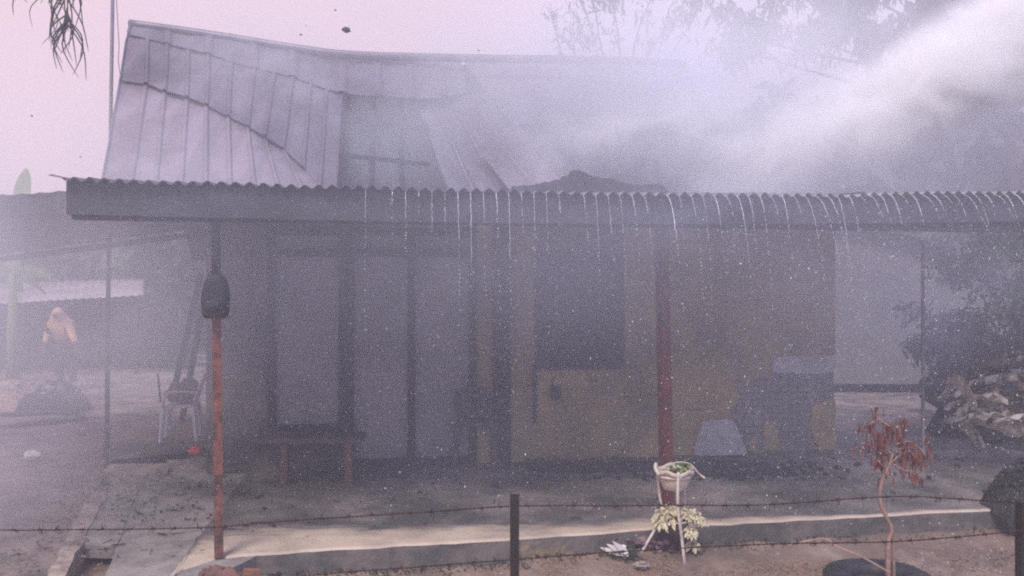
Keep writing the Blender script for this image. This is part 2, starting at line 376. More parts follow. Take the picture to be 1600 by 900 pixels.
# ------------------------------------------------------------------ house
VW = 2.5                                           # plane of the front wall
house = thing('house', H(0, VW, .2), 'burning house with buckled metal roof and smoky veranda', 'house')
FL = .2; TOP = 2.86
def R_(x0, x1, y0=None, y1=None, v=VW):            # rectangle in (u, z) from photo columns and rows
    u0, u1 = up(x0, v), up(x1, v); um = (x0 + x1) / 2
    z1 = TOP if y0 is None else uz(um, y0, v)[1]; z0 = FL if y1 is None else uz(um, y1, v)[1]
    return u0, u1, z0, z1
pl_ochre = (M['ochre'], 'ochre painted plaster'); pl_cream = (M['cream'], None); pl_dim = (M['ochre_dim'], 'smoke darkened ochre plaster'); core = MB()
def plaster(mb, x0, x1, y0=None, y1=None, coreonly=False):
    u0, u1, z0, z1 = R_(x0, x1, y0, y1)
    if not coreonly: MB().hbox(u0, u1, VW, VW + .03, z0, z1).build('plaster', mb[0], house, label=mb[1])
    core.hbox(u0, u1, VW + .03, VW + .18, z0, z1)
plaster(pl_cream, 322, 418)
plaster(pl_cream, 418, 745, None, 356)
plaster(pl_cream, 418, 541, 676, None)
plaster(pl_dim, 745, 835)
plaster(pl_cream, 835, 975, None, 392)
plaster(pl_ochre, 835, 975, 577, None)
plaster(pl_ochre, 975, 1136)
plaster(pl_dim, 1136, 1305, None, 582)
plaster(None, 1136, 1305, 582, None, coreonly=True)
core.build('wall', M['mortar'], house)
def ragged(pts, n=6, amp=.02, seed=0):
    out = []
    for i in range(len(pts)):
        a, b = Vector(pts[i]), Vector(pts[(i + 1) % len(pts)])
        for k in range(n):
            q = a.lerp(b, k / n); out.append((q.x + amp * nz3((q.x, q.y, seed), 14), q.y + amp * nz3((q.y, q.x, seed + 5), 14)))
    return out
def wpatch(pxs, m, name, label, v0, v1, amp=.02, seed=0):
    pl = ragged([uz(x, y, VW) for x, y in pxs], 7, amp, seed)
    return MB().wprism(pl, v0, v1).build(name, m, house, label=label, recalc=True)
wpatch([(1207, 582), (1207, 562), (1222, 556), (1304, 555), (1304, 580), (1275, 584)], M['white_plaster'], 'plaster_patch', 'white patch of bare plaster', VW - .012, VW + .02, .008, 1)
wpatch([(1196, 704), (1193, 662), (1206, 656), (1222, 700)], M['ochre'], 'plaster_patch', 'ochre scrap of paint left on the bricks', VW - .006, VW + .03, .04, 2)
wpatch([(1264, 660), (1270, 634), (1303, 622), (1304, 704), (1279, 704)], M['ochre'], 'plaster_patch', 'ochre scrap of paint by the wall corner', VW - .006, VW + .03, .045, 3)
wpatch([(1128, 716), (1128, 584), (1152, 584), (1146, 606), (1156, 622), (1141, 640), (1149, 664), (1138, 690), (1144, 716)], M['ochre'], 'plaster_patch', 'torn edge of the ochre plaster beside the bricks', VW - .005, VW + .034, .03, 8)
wpatch([(1130, 576), (1206, 576), (1206, 594), (1184, 588), (1170, 603), (1152, 592), (1140, 600), (1130, 594)], M['ochre_dim'], 'plaster_patch', 'torn lower edge of the dim plaster above the bricks', VW - .007, VW + .034, .03, 9)
wpatch([(1168, 706), (1172, 684), (1181, 682), (1184, 706)], M['ochre'], 'plaster_patch', 'small ochre scrap of paint', VW - .006, VW + .03, .015, 4)
wpatch([(1000, 640), (1000, 638), (1130, 640), (1130, 642)], M['mortar'], 'wall_crack', None, VW - .003, VW + .01, .006, 6)
# bare bricks right of the ochre plaster
ub0, ub1, zb0, zb1 = R_(1136, 1305, 582, None)
bl, bh = .21, .072
bme = []
for k in range(4):
    b = MB()
    P = []
    for z in (0, bh - .012):
        for v in (0, .05):
            for u in (0, bl - .014):
                P.append(Vector((u + rnd(-.005, .005), v, z + rnd(-.004, .004))))
    b.add(P, [(0, 2, 3, 1), (4, 5, 7, 6), (0, 1, 5, 4), (2, 6, 7, 3), (0, 4, 6, 2), (1, 3, 7, 5)])
    me = bpy.data.meshes.new('brick'); me.from_pydata([tuple(p) for p in b.v], [], b.f); me.materials.append(M['brick']); bme.append(me)
row = 0; z = FL + .005
while z < zb1 - bh * .6:
    u = ub0 + (.004 if row % 2 else -.1)
    while u < ub1 - .03:
        uu = max(u, ub0 + .003); ww = min(u + bl, ub1 - .002) - uu
        if ww > .05:
            o = bpy.data.objects.new('brick', random.choice(bme)); COL.objects.link(o); o.parent = house
            o.location = H(uu, VW + .004 + rnd(-.004, .02), z) - house.location; o.rotation_euler = (0, 0, AN); o.scale = (ww / bl, 1, 1)
        u += bl
    z += bh; row += 1
# room behind
uL, uR = up(322, VW), up(1305, VW)
rm = MB(); rm.hbox(uL, uL + .15, VW + .18, 6.0, FL, TOP); rm.build('side_wall', M['cream'], house); rm = MB(); rm.hbox(uR - .15, uR, VW + .18, 6.0, FL, TOP)
rm.build('side_wall', M['cream'], house)
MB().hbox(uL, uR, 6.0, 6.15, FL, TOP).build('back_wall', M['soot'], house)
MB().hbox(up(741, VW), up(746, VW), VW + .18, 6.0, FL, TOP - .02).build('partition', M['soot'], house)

# windows: frames, panes
def winframe(name, x0, x1, y0, y1, bars=(), trans=(), fw=.045, floor=False, label=None, m=None):
    u0, u1, z0, z1 = R_(x0, x1, y0, None if floor else y1)
    f = MB(); a, b = VW - .02, VW + .10
    f.hbox(u0, u0 + fw, a, b, z0, z1); f.hbox(u1 - fw, u1, a, b, z0, z1)
    f.hbox(u0 + fw, u1 - fw, a, b, z1 - fw, z1); f.hbox(u0 + fw, u1 - fw, a - (0 if floor else .03), b, z0, z0 + fw)
    us = [u0] + [up(x, VW) for x in bars] + [u1]
    for x in bars:
        u = up(x, VW); f.hbox(u - fw * .5, u + fw * .5, a + .003, b - .003, z0 + fw, z1 - fw)
    zs = [z0] + [uz((x0 + x1) / 2, y, VW)[1] for y in trans] + [z1]
    o = f.build(name, M['dark_wood'] if m is None else m, house, label=label)
    for y in trans:
        zt = uz((x0 + x1) / 2, y, VW)[1]; tb = MB()
        for i in range(len(us) - 1):
            tb.hbox(us[i] + fw * (1 if i == 0 else .5), us[i + 1] - fw * (1 if i == len(us) - 2 else .5), a + .006, b - .006, zt - fw * .5, zt + fw * .5)
        tb.build('transom', M['dark_wood'], o)
    for i in range(len(us) - 1):
        for j in range(len(zs) - 1):
            MB().hbox(us[i] + fw * .52, us[i + 1] - fw * .52, VW + .05, VW + .056, zs[j] + fw * .52, zs[j + 1] - fw * .52).build('pane', M['glass'], o)
    return o
winframe('window', 418, 541, 356, 676, (), (395,), .075, label='left window with one tall pane')
winframe('glazed_door', 541, 745, 356, 722, (643,), (395,), .075, floor=True, label='double door with two tall panes')
u0, u1, z0, z1 = R_(835, 975, 392, 577)
f = MB(); fw = .05
f.hbox(u0, u0 + fw, VW - .015, VW + .12, z0, z1); f.hbox(u1 - fw, u1, VW - .015, VW + .12, z0, z1)
f.hbox(u0 + fw, u1 - fw, VW - .015, VW + .12, z1 - fw, z1); f.hbox(u0 + fw, u1 - fw, VW - .04, VW + .12, z0, z0 + fw)
wn = f.build('window', M['char'], house, label='burnt out dark window over the ochre wall')
MB().hbox(u0 + fw + .003, (u0 + u1) / 2, VW + .05, VW + .075, z0 + fw + .004, z1 - fw - .004).build('shutter', M['char'], wn)
u0, u1, z0, z1 = R_(769, 796); MB().hbox(u0, u1, VW - .09, VW - .003, FL, TOP).build('timber_post', M['dark_wood'], house)
u0, u1, z0, z1 = R_(832, 838, 570, 662); MB().hbox(u0, u1, VW - .04, VW - .003, z0, z1).build('timber_batten', M['dark_wood'], house)

# veranda roof: corrugated sheets, fascia, posts, beams
PITCH, AMP = .089, .0145
uA, uB = up(99, 0), up(1760, 0)
ridge_z = 2.70
def edge_z(u):                                      # the eave sags a little along its length
    t = (u - uA) / (uB - uA); return 2.700 - .055 * math.sin(min(1, t * 1.15) * math.pi) * .9 + .05 * t
def vz(v): return math.tan(R(4.2)) * (v + .06)
u = uA; k = 0
SHW = PITCH * 9
while u < uB:
    ue = min(u + SHW, uB); s = MB(); N = 9 * 10; nv = 5; o = 0
    lift = rnd(-.006, .007)
    vf = -.06 + rnd(-.012, .012)
    for j in range(nv + 1):
        v = vf + (2.35 - vf) * j / nv
        for i in range(N + 1):
            uu = u + (ue - u + PITCH * .55) * i / N
            z = edge_z(uu) + vz(v) + AMP * math.cos(2 * math.pi * (uu - uA) / PITCH) * (1 + .25 * nz3((uu * 9, 0, 0), 1)) + lift + .008 * nz3((uu, v, k), 2.5) + (.003 if k % 2 else 0)
            s.v.append(H(uu, v, z))
    for j in range(nv):
        for i in range(N):
            a = j * (N + 1) + i; s.f.append((a, a + 1, a + N + 2, a + N + 1))
    s.build('corrugated_sheet', M['zinc'], house, smooth=True, solid=.002)
    u = ue; k += 1
# torn tip of the first sheet
MB().add([H(uA - .06, -.07, 2.715), H(uA + .02, -.075, 2.70), H(uA + .03, -.03, 2.705), H(uA - .055, -.03, 2.725)], [(0, 1, 2, 3)]).build('torn_strip', M['zinc'], house, solid=.004)
fb = MB(); N = 60
ufa = up(104, 0); bot = []
for i in range(N + 1):
    uu = ufa + (uB - ufa) * i / N; zt = edge_z(uu) - AMP + .002
    zbm = HP(0, 0, 0).z  # placeholder, replaced below
    t = i / N; bot.append(edge_z(uu) - .225 + .012 * math.sin(t * 3.1) + .003 * nz3((uu * 3, 0, 0), 1))
    fb.v += [H(uu, -.005, bot[-1]), H(uu, -.005, zt), H(uu, .022, zt), H(uu, .022, bot[-1])]
for i in range(N):
    a = 4 * i
    for q in range(4): fb.f.append((a + q, a + (q + 1) % 4, a + 4 + (q + 1) % 4, a + 4 + q))
fb.f += [(0, 3, 2, 1), (4 * N, 4 * N + 1, 4 * N + 2, 4 * N + 3)]
fb.build('fascia_board', M['board'], house, recalc=True)
bm_ = MB(); bm_.hbox(ufa + .02, uB, .024, .10, 2.445, 2.56); bm_.build('front_beam', M['dark_wood'], house)
rf = 0
uu = ufa + .25
while uu < uB:
    MB().add([H(uu + du, v, z) for v, z in ((.10, 2.52), (VW - .01, 2.68)) for z in (z, z + .09) for du in (0, .05)],
             [(0, 2, 3, 1), (4, 5, 7, 6), (0, 1, 5, 4), (2, 6, 7, 3), (0, 4, 6, 2), (1, 3, 7, 5)]).build('rafter', M['dark_wood'], house)
    uu += .8
# posts
def post(pxt, pxb, pyb, wdt, m, label, ztop=2.45, top_m=None, zc=None):
    b = G(pxb, pyb, .2); t = Vector((b.x, b.y, ztop)); t.x = (pxt - 800) / F * b.y
    rot = Matrix.Rotation(AN + R(12), 3, 'Z'); o = None
    def seg(z0, z1):
        s = MB(); q0 = b.lerp(t, (z0 - .2) / (ztop - .2)); q1 = b.lerp(t, (z1 - .2) / (ztop - .2)); h = wdt / 2
        P = [q + rot @ Vector((x, y, 0)) for q in (q0, q1) for x, y in ((-h, -h), (h, -h), (h, h), (-h, h))]
        return s.add(P, [(3, 2, 1, 0), (4, 5, 6, 7)] + [(i, (i + 1) % 4, 4 + (i + 1) % 4, 4 + i) for i in range(4)])
    o = seg(.2, zc or ztop).build('post', m, house, label=label)
    if zc: seg(zc + .001, ztop).build('post_top', top_m, o)  # upper length of the post, built in a darker material
    return o
post(337, 342, 870, .058, M['red_paint'], 'reddish post with dark top, black bag on it', 2.46, M['char'], 1.83)
post(1034, 1042, 790, .085, M['dark_red'], 'dark red post behind the plant stand', 2.52)
b = G(1442, 735, .2)
MB().box((b.x, b.y, 1.3), (.024, .024, 2.3)).build('post', M['concrete'], house, label='faint grey post at the open end of the veranda')

# main roof ---------------------------------------------------------------
E0 = H(0, 1.9, 2.95); SL = R(42); T = V * math.cos(SL) + Z * math.sin(SL); NR = U.cross(T).normalized()
C0 = Vector((0, 0, CAMZ))
def rp(px, py, off=0.0):
    d = Vector(((px - 800) / F, 1, -(py - 450) / F))
    return C0 + d * ((E0 + NR * off - C0).dot(NR) / d.dot(NR))
def sheets(pairs, m, per=2, off=0.0, nt_=14, rib=.024, wr=.02, seed=0, ribs=True, label=None, name='roof_sheet'):
    n = len(pairs); sub = 16
    tops = [rp(*p[0][:2], (p[0][2] if len(p[0]) > 2 else 0) + off) for p in pairs]
    bots = [rp(*p[1][:2], (p[1][2] if len(p[1]) > 2 else 0) + off) for p in pairs]
    mids = [None] * n
    for i, p in enumerate(pairs):
        mids[i] = rp(*p[2][:2], (p[2][2] if len(p[2]) > 2 else 0) + off) if len(p) > 2 else (tops[i] + bots[i]) / 2
    TS, BS, MS = (catmull(x, (n - 1) * sub + 1) for x in (tops, bots, mids))
    def P(i, t):
        a, b, c = TS[i], MS[i], BS[i]
        q = a * ((1 - t) * (1 - 2 * t)) + b * (4 * t * (1 - t)) + c * (t * (2 * t - 1))
        f = i / sub; r = f - round(f); h = 0
        if ribs:
            ar = abs(r)
            h = rib * max(0, min(1, (.10 - ar) / .045))
        h += wr * nz3(q, 1.7, seed) + wr * .35 * nz3(q, 6, seed)
        return q + NR * h
    i0 = 0; piece = 0
    while i0 < n - 1:
        i1 = min(i0 + per, n - 1); s = MB(); a, b = i0 * sub, i1 * sub + (2 if i1 < n - 1 else 0)
        b = min(b, (n - 1) * sub); L = b - a + 1
        for j in range(nt_ + 1):
            for i in range(a, b + 1): s.v.append(P(i, j / nt_) + NR * (.004 if piece % 2 else 0))
        for j in range(nt_):
            for i in range(L - 1):
                q = j * L + i; s.f.append((q, q + L, q + L + 1, q + 1))
        s.build(name, m, house, smooth=False, solid=.004, label=label)
        i0 = i1; piece += 1
# lower row on the left, sagging to the right
sheets([((188, 122), (155, 305)), ((229, 130), (202, 305)), ((258, 142), (242, 305)), ((293, 152), (282, 305)), ((323, 163), (321, 305)),
        ((357, 179), (360, 305)), ((387, 194), (399, 305)), ((413, 211, -.03), (438, 305)), ((440, 228, -.06), (476, 305)), ((470, 255, -.1), (512, 305))], M['roof_pale'], 2, 0, seed=1)
# middle row, overlapping it
sheets([((200, 52, .05), (187, 124, .03)), ((232, 58, .05), (229, 132, .03)), ((262, 66, .05), (258, 144, .03)), ((294, 75, .05), (293, 154, .03)), ((326, 83, .05), (323, 165, .03)),
        ((362, 93, .05), (357, 181, .03)), ((398, 104, .05), (388, 197, .03)), ((430, 112, .05), (414, 214, .02)), ((458, 120, .04), (442, 232, -.02)),
        ((486, 128, .03), (474, 262, -.05)), ((511, 136, .02), (500, 300, -.1)), ((536, 144, 0), (526, 305, -.12))], M['roof'], 2, .012, seed=2, wr=.03)
# top row under the ridge
sheets([((204, 38, .07), (199, 54, .07)), ((262, 46, .07), (262, 68, .07)), ((326, 55, .07), (326, 85, .07)), ((398, 66, .06), (398, 106, .07)), ((458, 76, .05), (458, 122, .06)),
        ((536, 86, .02), (536, 146, .03)), ((590, 89, 0), (592, 150, -.02)), ((640, 90, 0), (645, 154, -.05)), ((680, 91, -.02), (695, 153, -.08)), ((720, 92, -.04), (728, 143, -.1))], M['roof'], 2, .02, seed=3)
# fallen sheets right of the hole
sheets([((648, 154, -.10), (700, 305, -.42)), ((673, 156, -.10), (745, 305, -.40)), ((702, 155, -.11), (790, 305, -.36)), ((737, 149, -.12), (835, 305, -.3)), ((770, 145, -.12), (893, 305, -.25))],
       M['roof'], 2, -.02, seed=4, wr=.04)
sheets([((742, 234, -.22), (800, 306, -.3)), ((770, 216, -.2), (850, 306, -.25)), ((803, 194, -.16), (898, 300, -.18))], M['roof_pale'], 2, .05, seed=5, wr=.03)
sheets([((720, 93, -.06), (800, 196, -.14)), ((770, 93, -.06), (850, 192, -.14)), ((830, 94, -.08), (905, 191, -.15)), ((890, 95, -.1), (960, 192, -.18)), ((950, 95, -.12), (1020, 196, -.2)), ((1010, 97, -.16), (1075, 205, -.25)), ((1070, 102, -.2), (1130, 215, -.3))],
       M['roof'], 2, -.03, seed=6, wr=.03)
sheets([((800, 198, -.2), (890, 305, -.3)), ((850, 194, -.2), (950, 305, -.34)), ((905, 193, -.22), (1010, 305, -.36)), ((960, 194, -.25), (1080, 305, -.4)), ((1020, 198, -.3), (1150, 305, -.44)), ((1075, 207, -.34), (1220, 305, -.5))],
       M['roof'], 2, -.06, seed=7, wr=.05)
# ridge cap, rafters in the hole, rear slope
rc = [rp(x, y, .1) for x, y in ((203, 37), (326, 54), (458, 75), (536, 85), (640, 89), (800, 92), (950, 94), (1070, 100))]
MB().tube(catmull(rc, 40), .05, 8).build('ridge_cap', M['roof'], house, smooth=True)
for x0, x1 in ((545, 535), (585, 580), (625, 628)):
    a, b = rp(x0, 140, -.16), rp(x1, 300, -.2); MB().tube([a, b], .035, 4).build('rafter', M['char'], house)
for y in (190, 245): MB().tube([rp(500, y - 6, -.09), rp(672, y + 12, -.16)], .028, 4).build('purlin', M['char'], house)
A, B = rp(203, 40, .04), rp(1075, 104, -.12)
BK = V * 2.9 - Z * 2.6
mb = MB(); mb.add([A - Z * .22, B - Z * .16, B + BK, A + BK], [(0, 1, 2, 3)]).build('rear_roof_slope', M['soot'], house, solid=.01)
gl = MB(); g0 = H(uL, VW + .05, TOP + .03); g1 = H(uL, 6.1, TOP + .03); gp = (g0 + g1) / 2 + Z * 1.6
gl.add([g0, g1, gp, g0 + U * .12, g1 + U * .12, gp + U * .12], [(0, 1, 2), (5, 4, 3), (0, 3, 4, 1), (1, 4, 5, 2), (2, 5, 3, 0)]).build('gable_wall', M['cream'], house)

# charred heap on the roof edge
mb = MB(); N = 90; base = []
sil = [(800, 292), (830, 290), (850, 286), (865, 283), (878, 279), (888, 274), (891, 268), (903, 266), (911, 268), (920, 274), (935, 279), (955, 280), (975, 287), (1000, 290), (1020, 288), (1040, 292)]
front_l = []
for i in range(len(sil) - 1):
    for k in range(8):
        t = k / 8; x = sil[i][0] * (1 - t) + sil[i + 1][0] * t; y = sil[i][1] * (1 - t) + sil[i + 1][1] * t + 1.2 * nz3((x * .2, 0, 0), 1)
        front_l.append((x, y))
for j, (x, y) in enumerate(front_l):
    y += 2.2 * nz3((x * .13, 4, 0), 1) + 1.2 * nz3((x * .4, 7, 0), 1); p = HP(x, y, 1.15); q = H(up(x, 1.15), .75 + .15 * nz3((x * .05, 1, 0), 1), 2.72); r = H(up(x, 1.15), 1.6, 2.76)
    mb.v += [q, q.lerp(p, .55) + V * .12 * nz3((x * .09, 2, 0), 1) + Z * .05 * nz3((x * .3, 2, 1), 1), p, r]
for j in range(len(front_l) - 1):
    for k in range(3):
        a = 4 * j + k; mb.f.append((a, a + 4, a + 5, a + 1))
for i in range(46):
    x = random.gauss(905, 42); x = max(835, min(1020, x)); zt = 2.755 + .09 * math.exp(-((x - 900) / 26) ** 2) * rnd(.4, 1); c = H(up(x, 1.1), rnd(.8, 1.4), zt)
    a_ = Matrix.Rotation(rnd(0, 6.3), 3, 'Z') @ Matrix.Rotation(rnd(-1, 1), 3, 'X'); r = rnd(.03, .10)
    mb.add([c + a_ @ Vector(q) * r for q in ((-1, -.4, 0), (.2, -.6, .15), (1, -.1, 0), (.5, .6, .2), (-.7, .5, -.1))], [(0, 1, 3, 4), (1, 2, 3)])
tag(mb.build('charred_sheeting', M['char'], solid=.01), 'crumpled charred debris lying along the top of the veranda roof', 'debris')

# ------------------------------------------------------------------ lean-to on the left
lt = thing('lean_to_roof', W(60, 380, 8), 'low dark roof sloping away left of the veranda', 'lean-to')
fa, fb_ = W(325, 284, 6.3), W(-260, 322, 6.3); ba, bb_ = W(322, 356, 9.5), W(-260, 430, 9.5)
mb = MB(); Nn = 60
for i in range(Nn + 1):
    for j in range(5):
        p = fa.lerp(fb_, i / Nn).lerp(ba.lerp(bb_, i / Nn), j / 4); mb.v.append(p + Z * (.006 * math.cos(i * 2.1) + .01 * nz3(p, 2)))
for i in range(Nn):
    for j in range(4):
        a = i * 5 + j; mb.f.append((a, a + 1, a + 6, a + 5))
mb.build('roof_sheet', M['zinc'], lt, smooth=True, solid=.004)
def beam(a, b, h, wd): 
    s = MB(); a, b = Vector(a), Vector(b); d = (b - a).normalized(); sdv = d.cross(Z).normalized() * wd / 2
    P = [p + q * sdv - Z * zz for p in (a, b) for zz in (0, h) for q in (-1, 1)]
    return s.add(P, [(0, 1, 3, 2), (4, 6, 7, 5), (0, 4, 5, 1), (2, 3, 7, 6), (0, 2, 6, 4), (1, 5, 7, 3)])
beam(fa - Z * .04, fb_ - Z * .04, .16, .04).build('front_beam', M['dark_wood'], lt)
beam(ba - Z * .03, bb_ - Z * .03, .07, .06).build('back_beam', M['dark_wood'], lt)
for t in (.12, .3, .48, .66, .84):
    beam(fa.lerp(fb_, t) - Z * .03, ba.lerp(bb_, t) - Z * .03, .08, .05).build('rafter', M['dark_wood'], lt)
g = G(166, 728, .2); MB().tube([Vector((g.x, g.y, .15)), Vector(((170 - 800) / F * g.y, g.y, CAMZ + (450 - 366) / F * g.y))], .021, 8).build('pole', M['rust'], lt)

# ------------------------------------------------------------------ things on and around the veranda
# bag on the left post
pb = G(340, 870, .2); pc = W(337, 462, pb.y - .09)
bag = thing('bag', pc, 'black bag hanging on the reddish veranda post', 'bag')
s = MB()
for z_, rx_ in ((-.148, .05), (-.143, .07), (-.125, .082), (-.05, .088), (.03, .083), (.09, .072), (.125, .055), (.14, .03)):
    for k in range(20):
        t_ = 2 * math.pi * k / 20; cx_, sx_ = math.cos(t_), math.sin(t_)
        s.v.append(pc + Vector((rx_ * math.copysign(abs(cx_) ** .65, cx_) * (1 + .07 * nz3((cx_, sx_, z_ * 9), 2)), rx_ * .75 * math.copysign(abs(sx_) ** .65, sx_), z_ + .008 * nz3((cx_, sx_, 5), 2))))
for i_ in range(7):
    for k in range(20): s.f.append((i_ * 20 + k, i_ * 20 + (k + 1) % 20, (i_ + 1) * 20 + (k + 1) % 20, (i_ + 1) * 20 + k))
s.f += [tuple(reversed(range(20))), tuple(140 + k for k in range(20))]
s.build('bag_body', M['black_cloth'], bag, smooth=True)
MB().tube([pc + Vector((-.05, -.01, .12)), pc + Vector((-.01, .05, .21)), pc + Vector((.05, -.01, .12))], .008, 6).build('strap', M['black_cloth'], bag)
MB().blob(pc + Vector((.005, -.055, -.07)), (.055, .022, .05), 2, .1, 2, 8).build('pocket', M['black_cloth'], bag, smooth=True)
# small bag on the wall under window
pc = HP(868, 614, VW - .05)
hb = thing('pouch', pc, 'small dark pouch hanging on the ochre wall below the burnt window', 'pouch')
MB().blob(pc, (.065, .03, .09), 2, .2, 2, 3).build('pouch_body', M['black_cloth'], hb, smooth=True)
MB().tube(catmull([pc + Vector((0, 0, .07)), HP(862, 595, VW - .012), HP(866, 588, VW - .01)], 8), .006, 5).build('strap', M['black_cloth'], hb)
MB().tube(catmull([pc + Vector((.03, 0, -.04)), HP(880, 630, VW - .04), HP(886, 645, VW - .03)], 8), .005, 5).build('cord', M['black_cloth'], hb)

# grey sack
c = G(1128, 713, .2)
sk = MB(); yb = c.y
prof = [((1085, 712), (1168, 710)), ((1086, 700), (1165, 700)), ((1090, 684), (1158, 684)), ((1096, 668), (1152, 668)), ((1103, 659), (1147, 658)), ((1113, 656), (1143, 655))]
rows_ = []
for k, (a, b) in enumerate(prof):
    pa, pb2 = W(a[0], a[1], yb), W(b[0], b[1], yb); dep = .30 - .03 * k
    ring = []
    for fx, fy in ((0, 0), (.2, -.05), (.5, -.07), (.8, -.05), (1, 0), (1, .5), (.8, 1), (.5, 1.05), (.2, 1), (0, .5)):
        p = pa.lerp(pb2, fx); p.y += dep * fy + .015 * nz3((fx * 4, k, 2), 1); p.z += .012 * nz3((fx * 3, k, 7), 1.3) if k else 0; ring.append(p)
    rows_.append(ring)
for r_ in rows_: sk.v += r_
for k in range(len(rows_) - 1):
    for i in range(10):
        sk.f.append((k * 10 + i, k * 10 + (i + 1) % 10, (k + 1) * 10 + (i + 1) % 10, (k + 1) * 10 + i))
sk.f += [tuple(reversed(range(10))), tuple((len(rows_) - 1) * 10 + i for i in range(10))]
tag(sk.build('sack', M['sack'], recalc=True), 'slumped pale grey sack leaning by the ochre wall', 'sack')

# bench in front of the glazed door
bn0, bn1 = G(400, 758, .2), G(555, 757, .2)
bench = thing('bench', (bn0 + bn1) / 2, 'low wooden bench with reddish legs in the smoke below the left window', 'bench')
du = (bn1 - bn0).normalized(); dv = Vector((-du.y, du.x, 0)); L = (bn1 - bn0).length
rot = Matrix((du, dv, Z)).transposed()
MB().box(bn0 + du * L / 2 + dv * .16 + Z * .40, (L + .1, .34, .045), rot).build('seat', mat('bench_seat', (.11, .09, .075), (.06, .05, .045), 5, .7, .2), bench)
for q, w_ in ((.28, 0), (.93, 0), (.2, .3), (.88, .3)):
    MB().box(bn0 + du * L * q + dv * (.02 + w_) + Z * .19, (.06, .05, .375), rot).build('leg', M['dim_red'], bench)
MB().box(bn0 + du * L / 2 + dv * .01 + Z * .345, (L * .96, .025, .06), rot).build('apron', M['dark_wood'], bench)

# monobloc chair
def chair(base, rz, label, m, sc=1.0):
    ch = thing('chair', base, label, 'chair', None)
    rot = Matrix.Rotation(rz, 3, 'Z'); X = lambda x, y, z: Vector(base) + rot @ (Vector((x, y, z)) * sc)
    s = MB(); N = 6
    for j in range(N + 1):
        for i in range(N + 1):
            x, y = -.2 + .4 * i / N, -.2 + .4 * j / N; s.v.append(X(x * (1 - .08 * j / N), y, .43 - .02 * math.cos(x * 7) * math.cos(y * 5) + .02))
    for j in range(N):
        for i in range(N):
            a = j * (N + 1) + i; s.f.append((a, a + 1, a + N + 2, a + N + 1))
    s.build('seat', m, ch, smooth=True, solid=.04)
    s = MB(); ring = []
    for j in range(7):
        for i in range(7):
            x = -.19 + .38 * i / 6; zz = .50 + .34 * j / 6; zz -= .07 * (abs(x) / .19) ** 2 * (j / 6)
            s.v.append(X(x, .20 + .10 * j / 6 - .1 * (x / .19) ** 2 * .3, zz))
    for j in range(6):
        for i in range(6):
            if i in (1, 2, 3, 4) and j in (1, 2, 3, 4) and i % 2 == 0: continue
            a = j * 7 + i; s.f.append((a, a + 1, a + 8, a + 7))
    s.build('backrest', m, ch, smooth=True, solid=.018)
    for x, y in ((-1, -1), (1, -1), (-1, 1), (1, 1)):
        MB().tube([X(x * .18, y * .18, .44), X(x * .21, y * .215, 0)], [.040 * sc, .028 * sc], 6).build('leg', m, ch)
    for x in (-1, 1):
        MB().tube(catmull([X(x * .2, .24, .62), X(x * .23, .05, .64), X(x * .23, -.14, .62), X(x * .21, -.19, .44)], 12), .017 * sc, 6).build('armrest', m, ch, smooth=True)
    return ch
cb = G(272, 690, .2) + Vector((.02, .15, 0))
chair(cb, R(-75), 'white plastic chair seen side on near the leaning planks', M['white_pl'], .92)
mb = MB(); mb.blob(cb + Vector((.0, 0, .54)), (.19, .17, .12), 3, .35, 2.2, 5); mb.blob(cb + Vector((.08, 0, .60)), (.1, .12, .13), 2, .35, 2.2, 9)
tag(mb.build('clothes_bundle', M['dead_leaf'], smooth=True), 'dark reddish bundle of cloth heaped on the white chair', 'cloth')
tag(MB().tube([cb + Vector((-.2, -.1, .45)), cb + Vector((-.235, -.1, .8))], .012, 6).build('stick', M['dark_wood']), 'thin dark stick standing up from the white chair', 'stick')
cb2 = G(752, 722, .2) + Vector((0, -.1, 0))
chair(cb2, R(165), 'dim grey plastic chair in the smoke by the glazed door', mat('grey_plastic', (.075, .072, .075), (.06, .058, .06), 6, .5, .1), 1.0)

# leaning planks
for (x0, y0, x1, y1, d1, lb) in ((262, 652, 314, 428, 9.6, 'dark plank leaning on the house corner, taller of two'), (284, 660, 320, 460, 9.3, 'shorter dark plank leaning on the house corner')):
    a, b = G(x0, y0, .2), W(x1, y1, d1); d = (b - a).normalized(); sdv = d.cross(Vector((0, 1, 0))).normalized(); nv_ = d.cross(sdv)
    s = MB(); P = [p + sdv * q * .036 + nv_ * r * .014 for p in (a, b) for q in (-1, 1) for r in (-1, 1)]
    tag(s.add(P, [(0, 1, 3, 2), (4, 6, 7, 5), (0, 4, 5, 1), (2, 3, 7, 6), (0, 2, 6, 4), (1, 5, 7, 3)]).build('plank', M['dark_wood'], recalc=True), lb, 'plank', 'planks leaning on the house corner')
c = G(305, 712, .2)
mb = MB(); mb.blob(c + Z * .05, (.07, .05, .05), 2, .5, 2.5, 3)
tag(mb.build('plastic_scrap', M['red_plastic']), 'bright red scrap of plastic on the ground beside the post', 'litter')
c = G(50, 717, .19); tag(MB().blob(c + Z * .04, (.09, .06, .05), 2, .4, 2, 6).build('white_scrap', M['white_pl']), 'small whitish scrap lying on the open yard', 'litter')

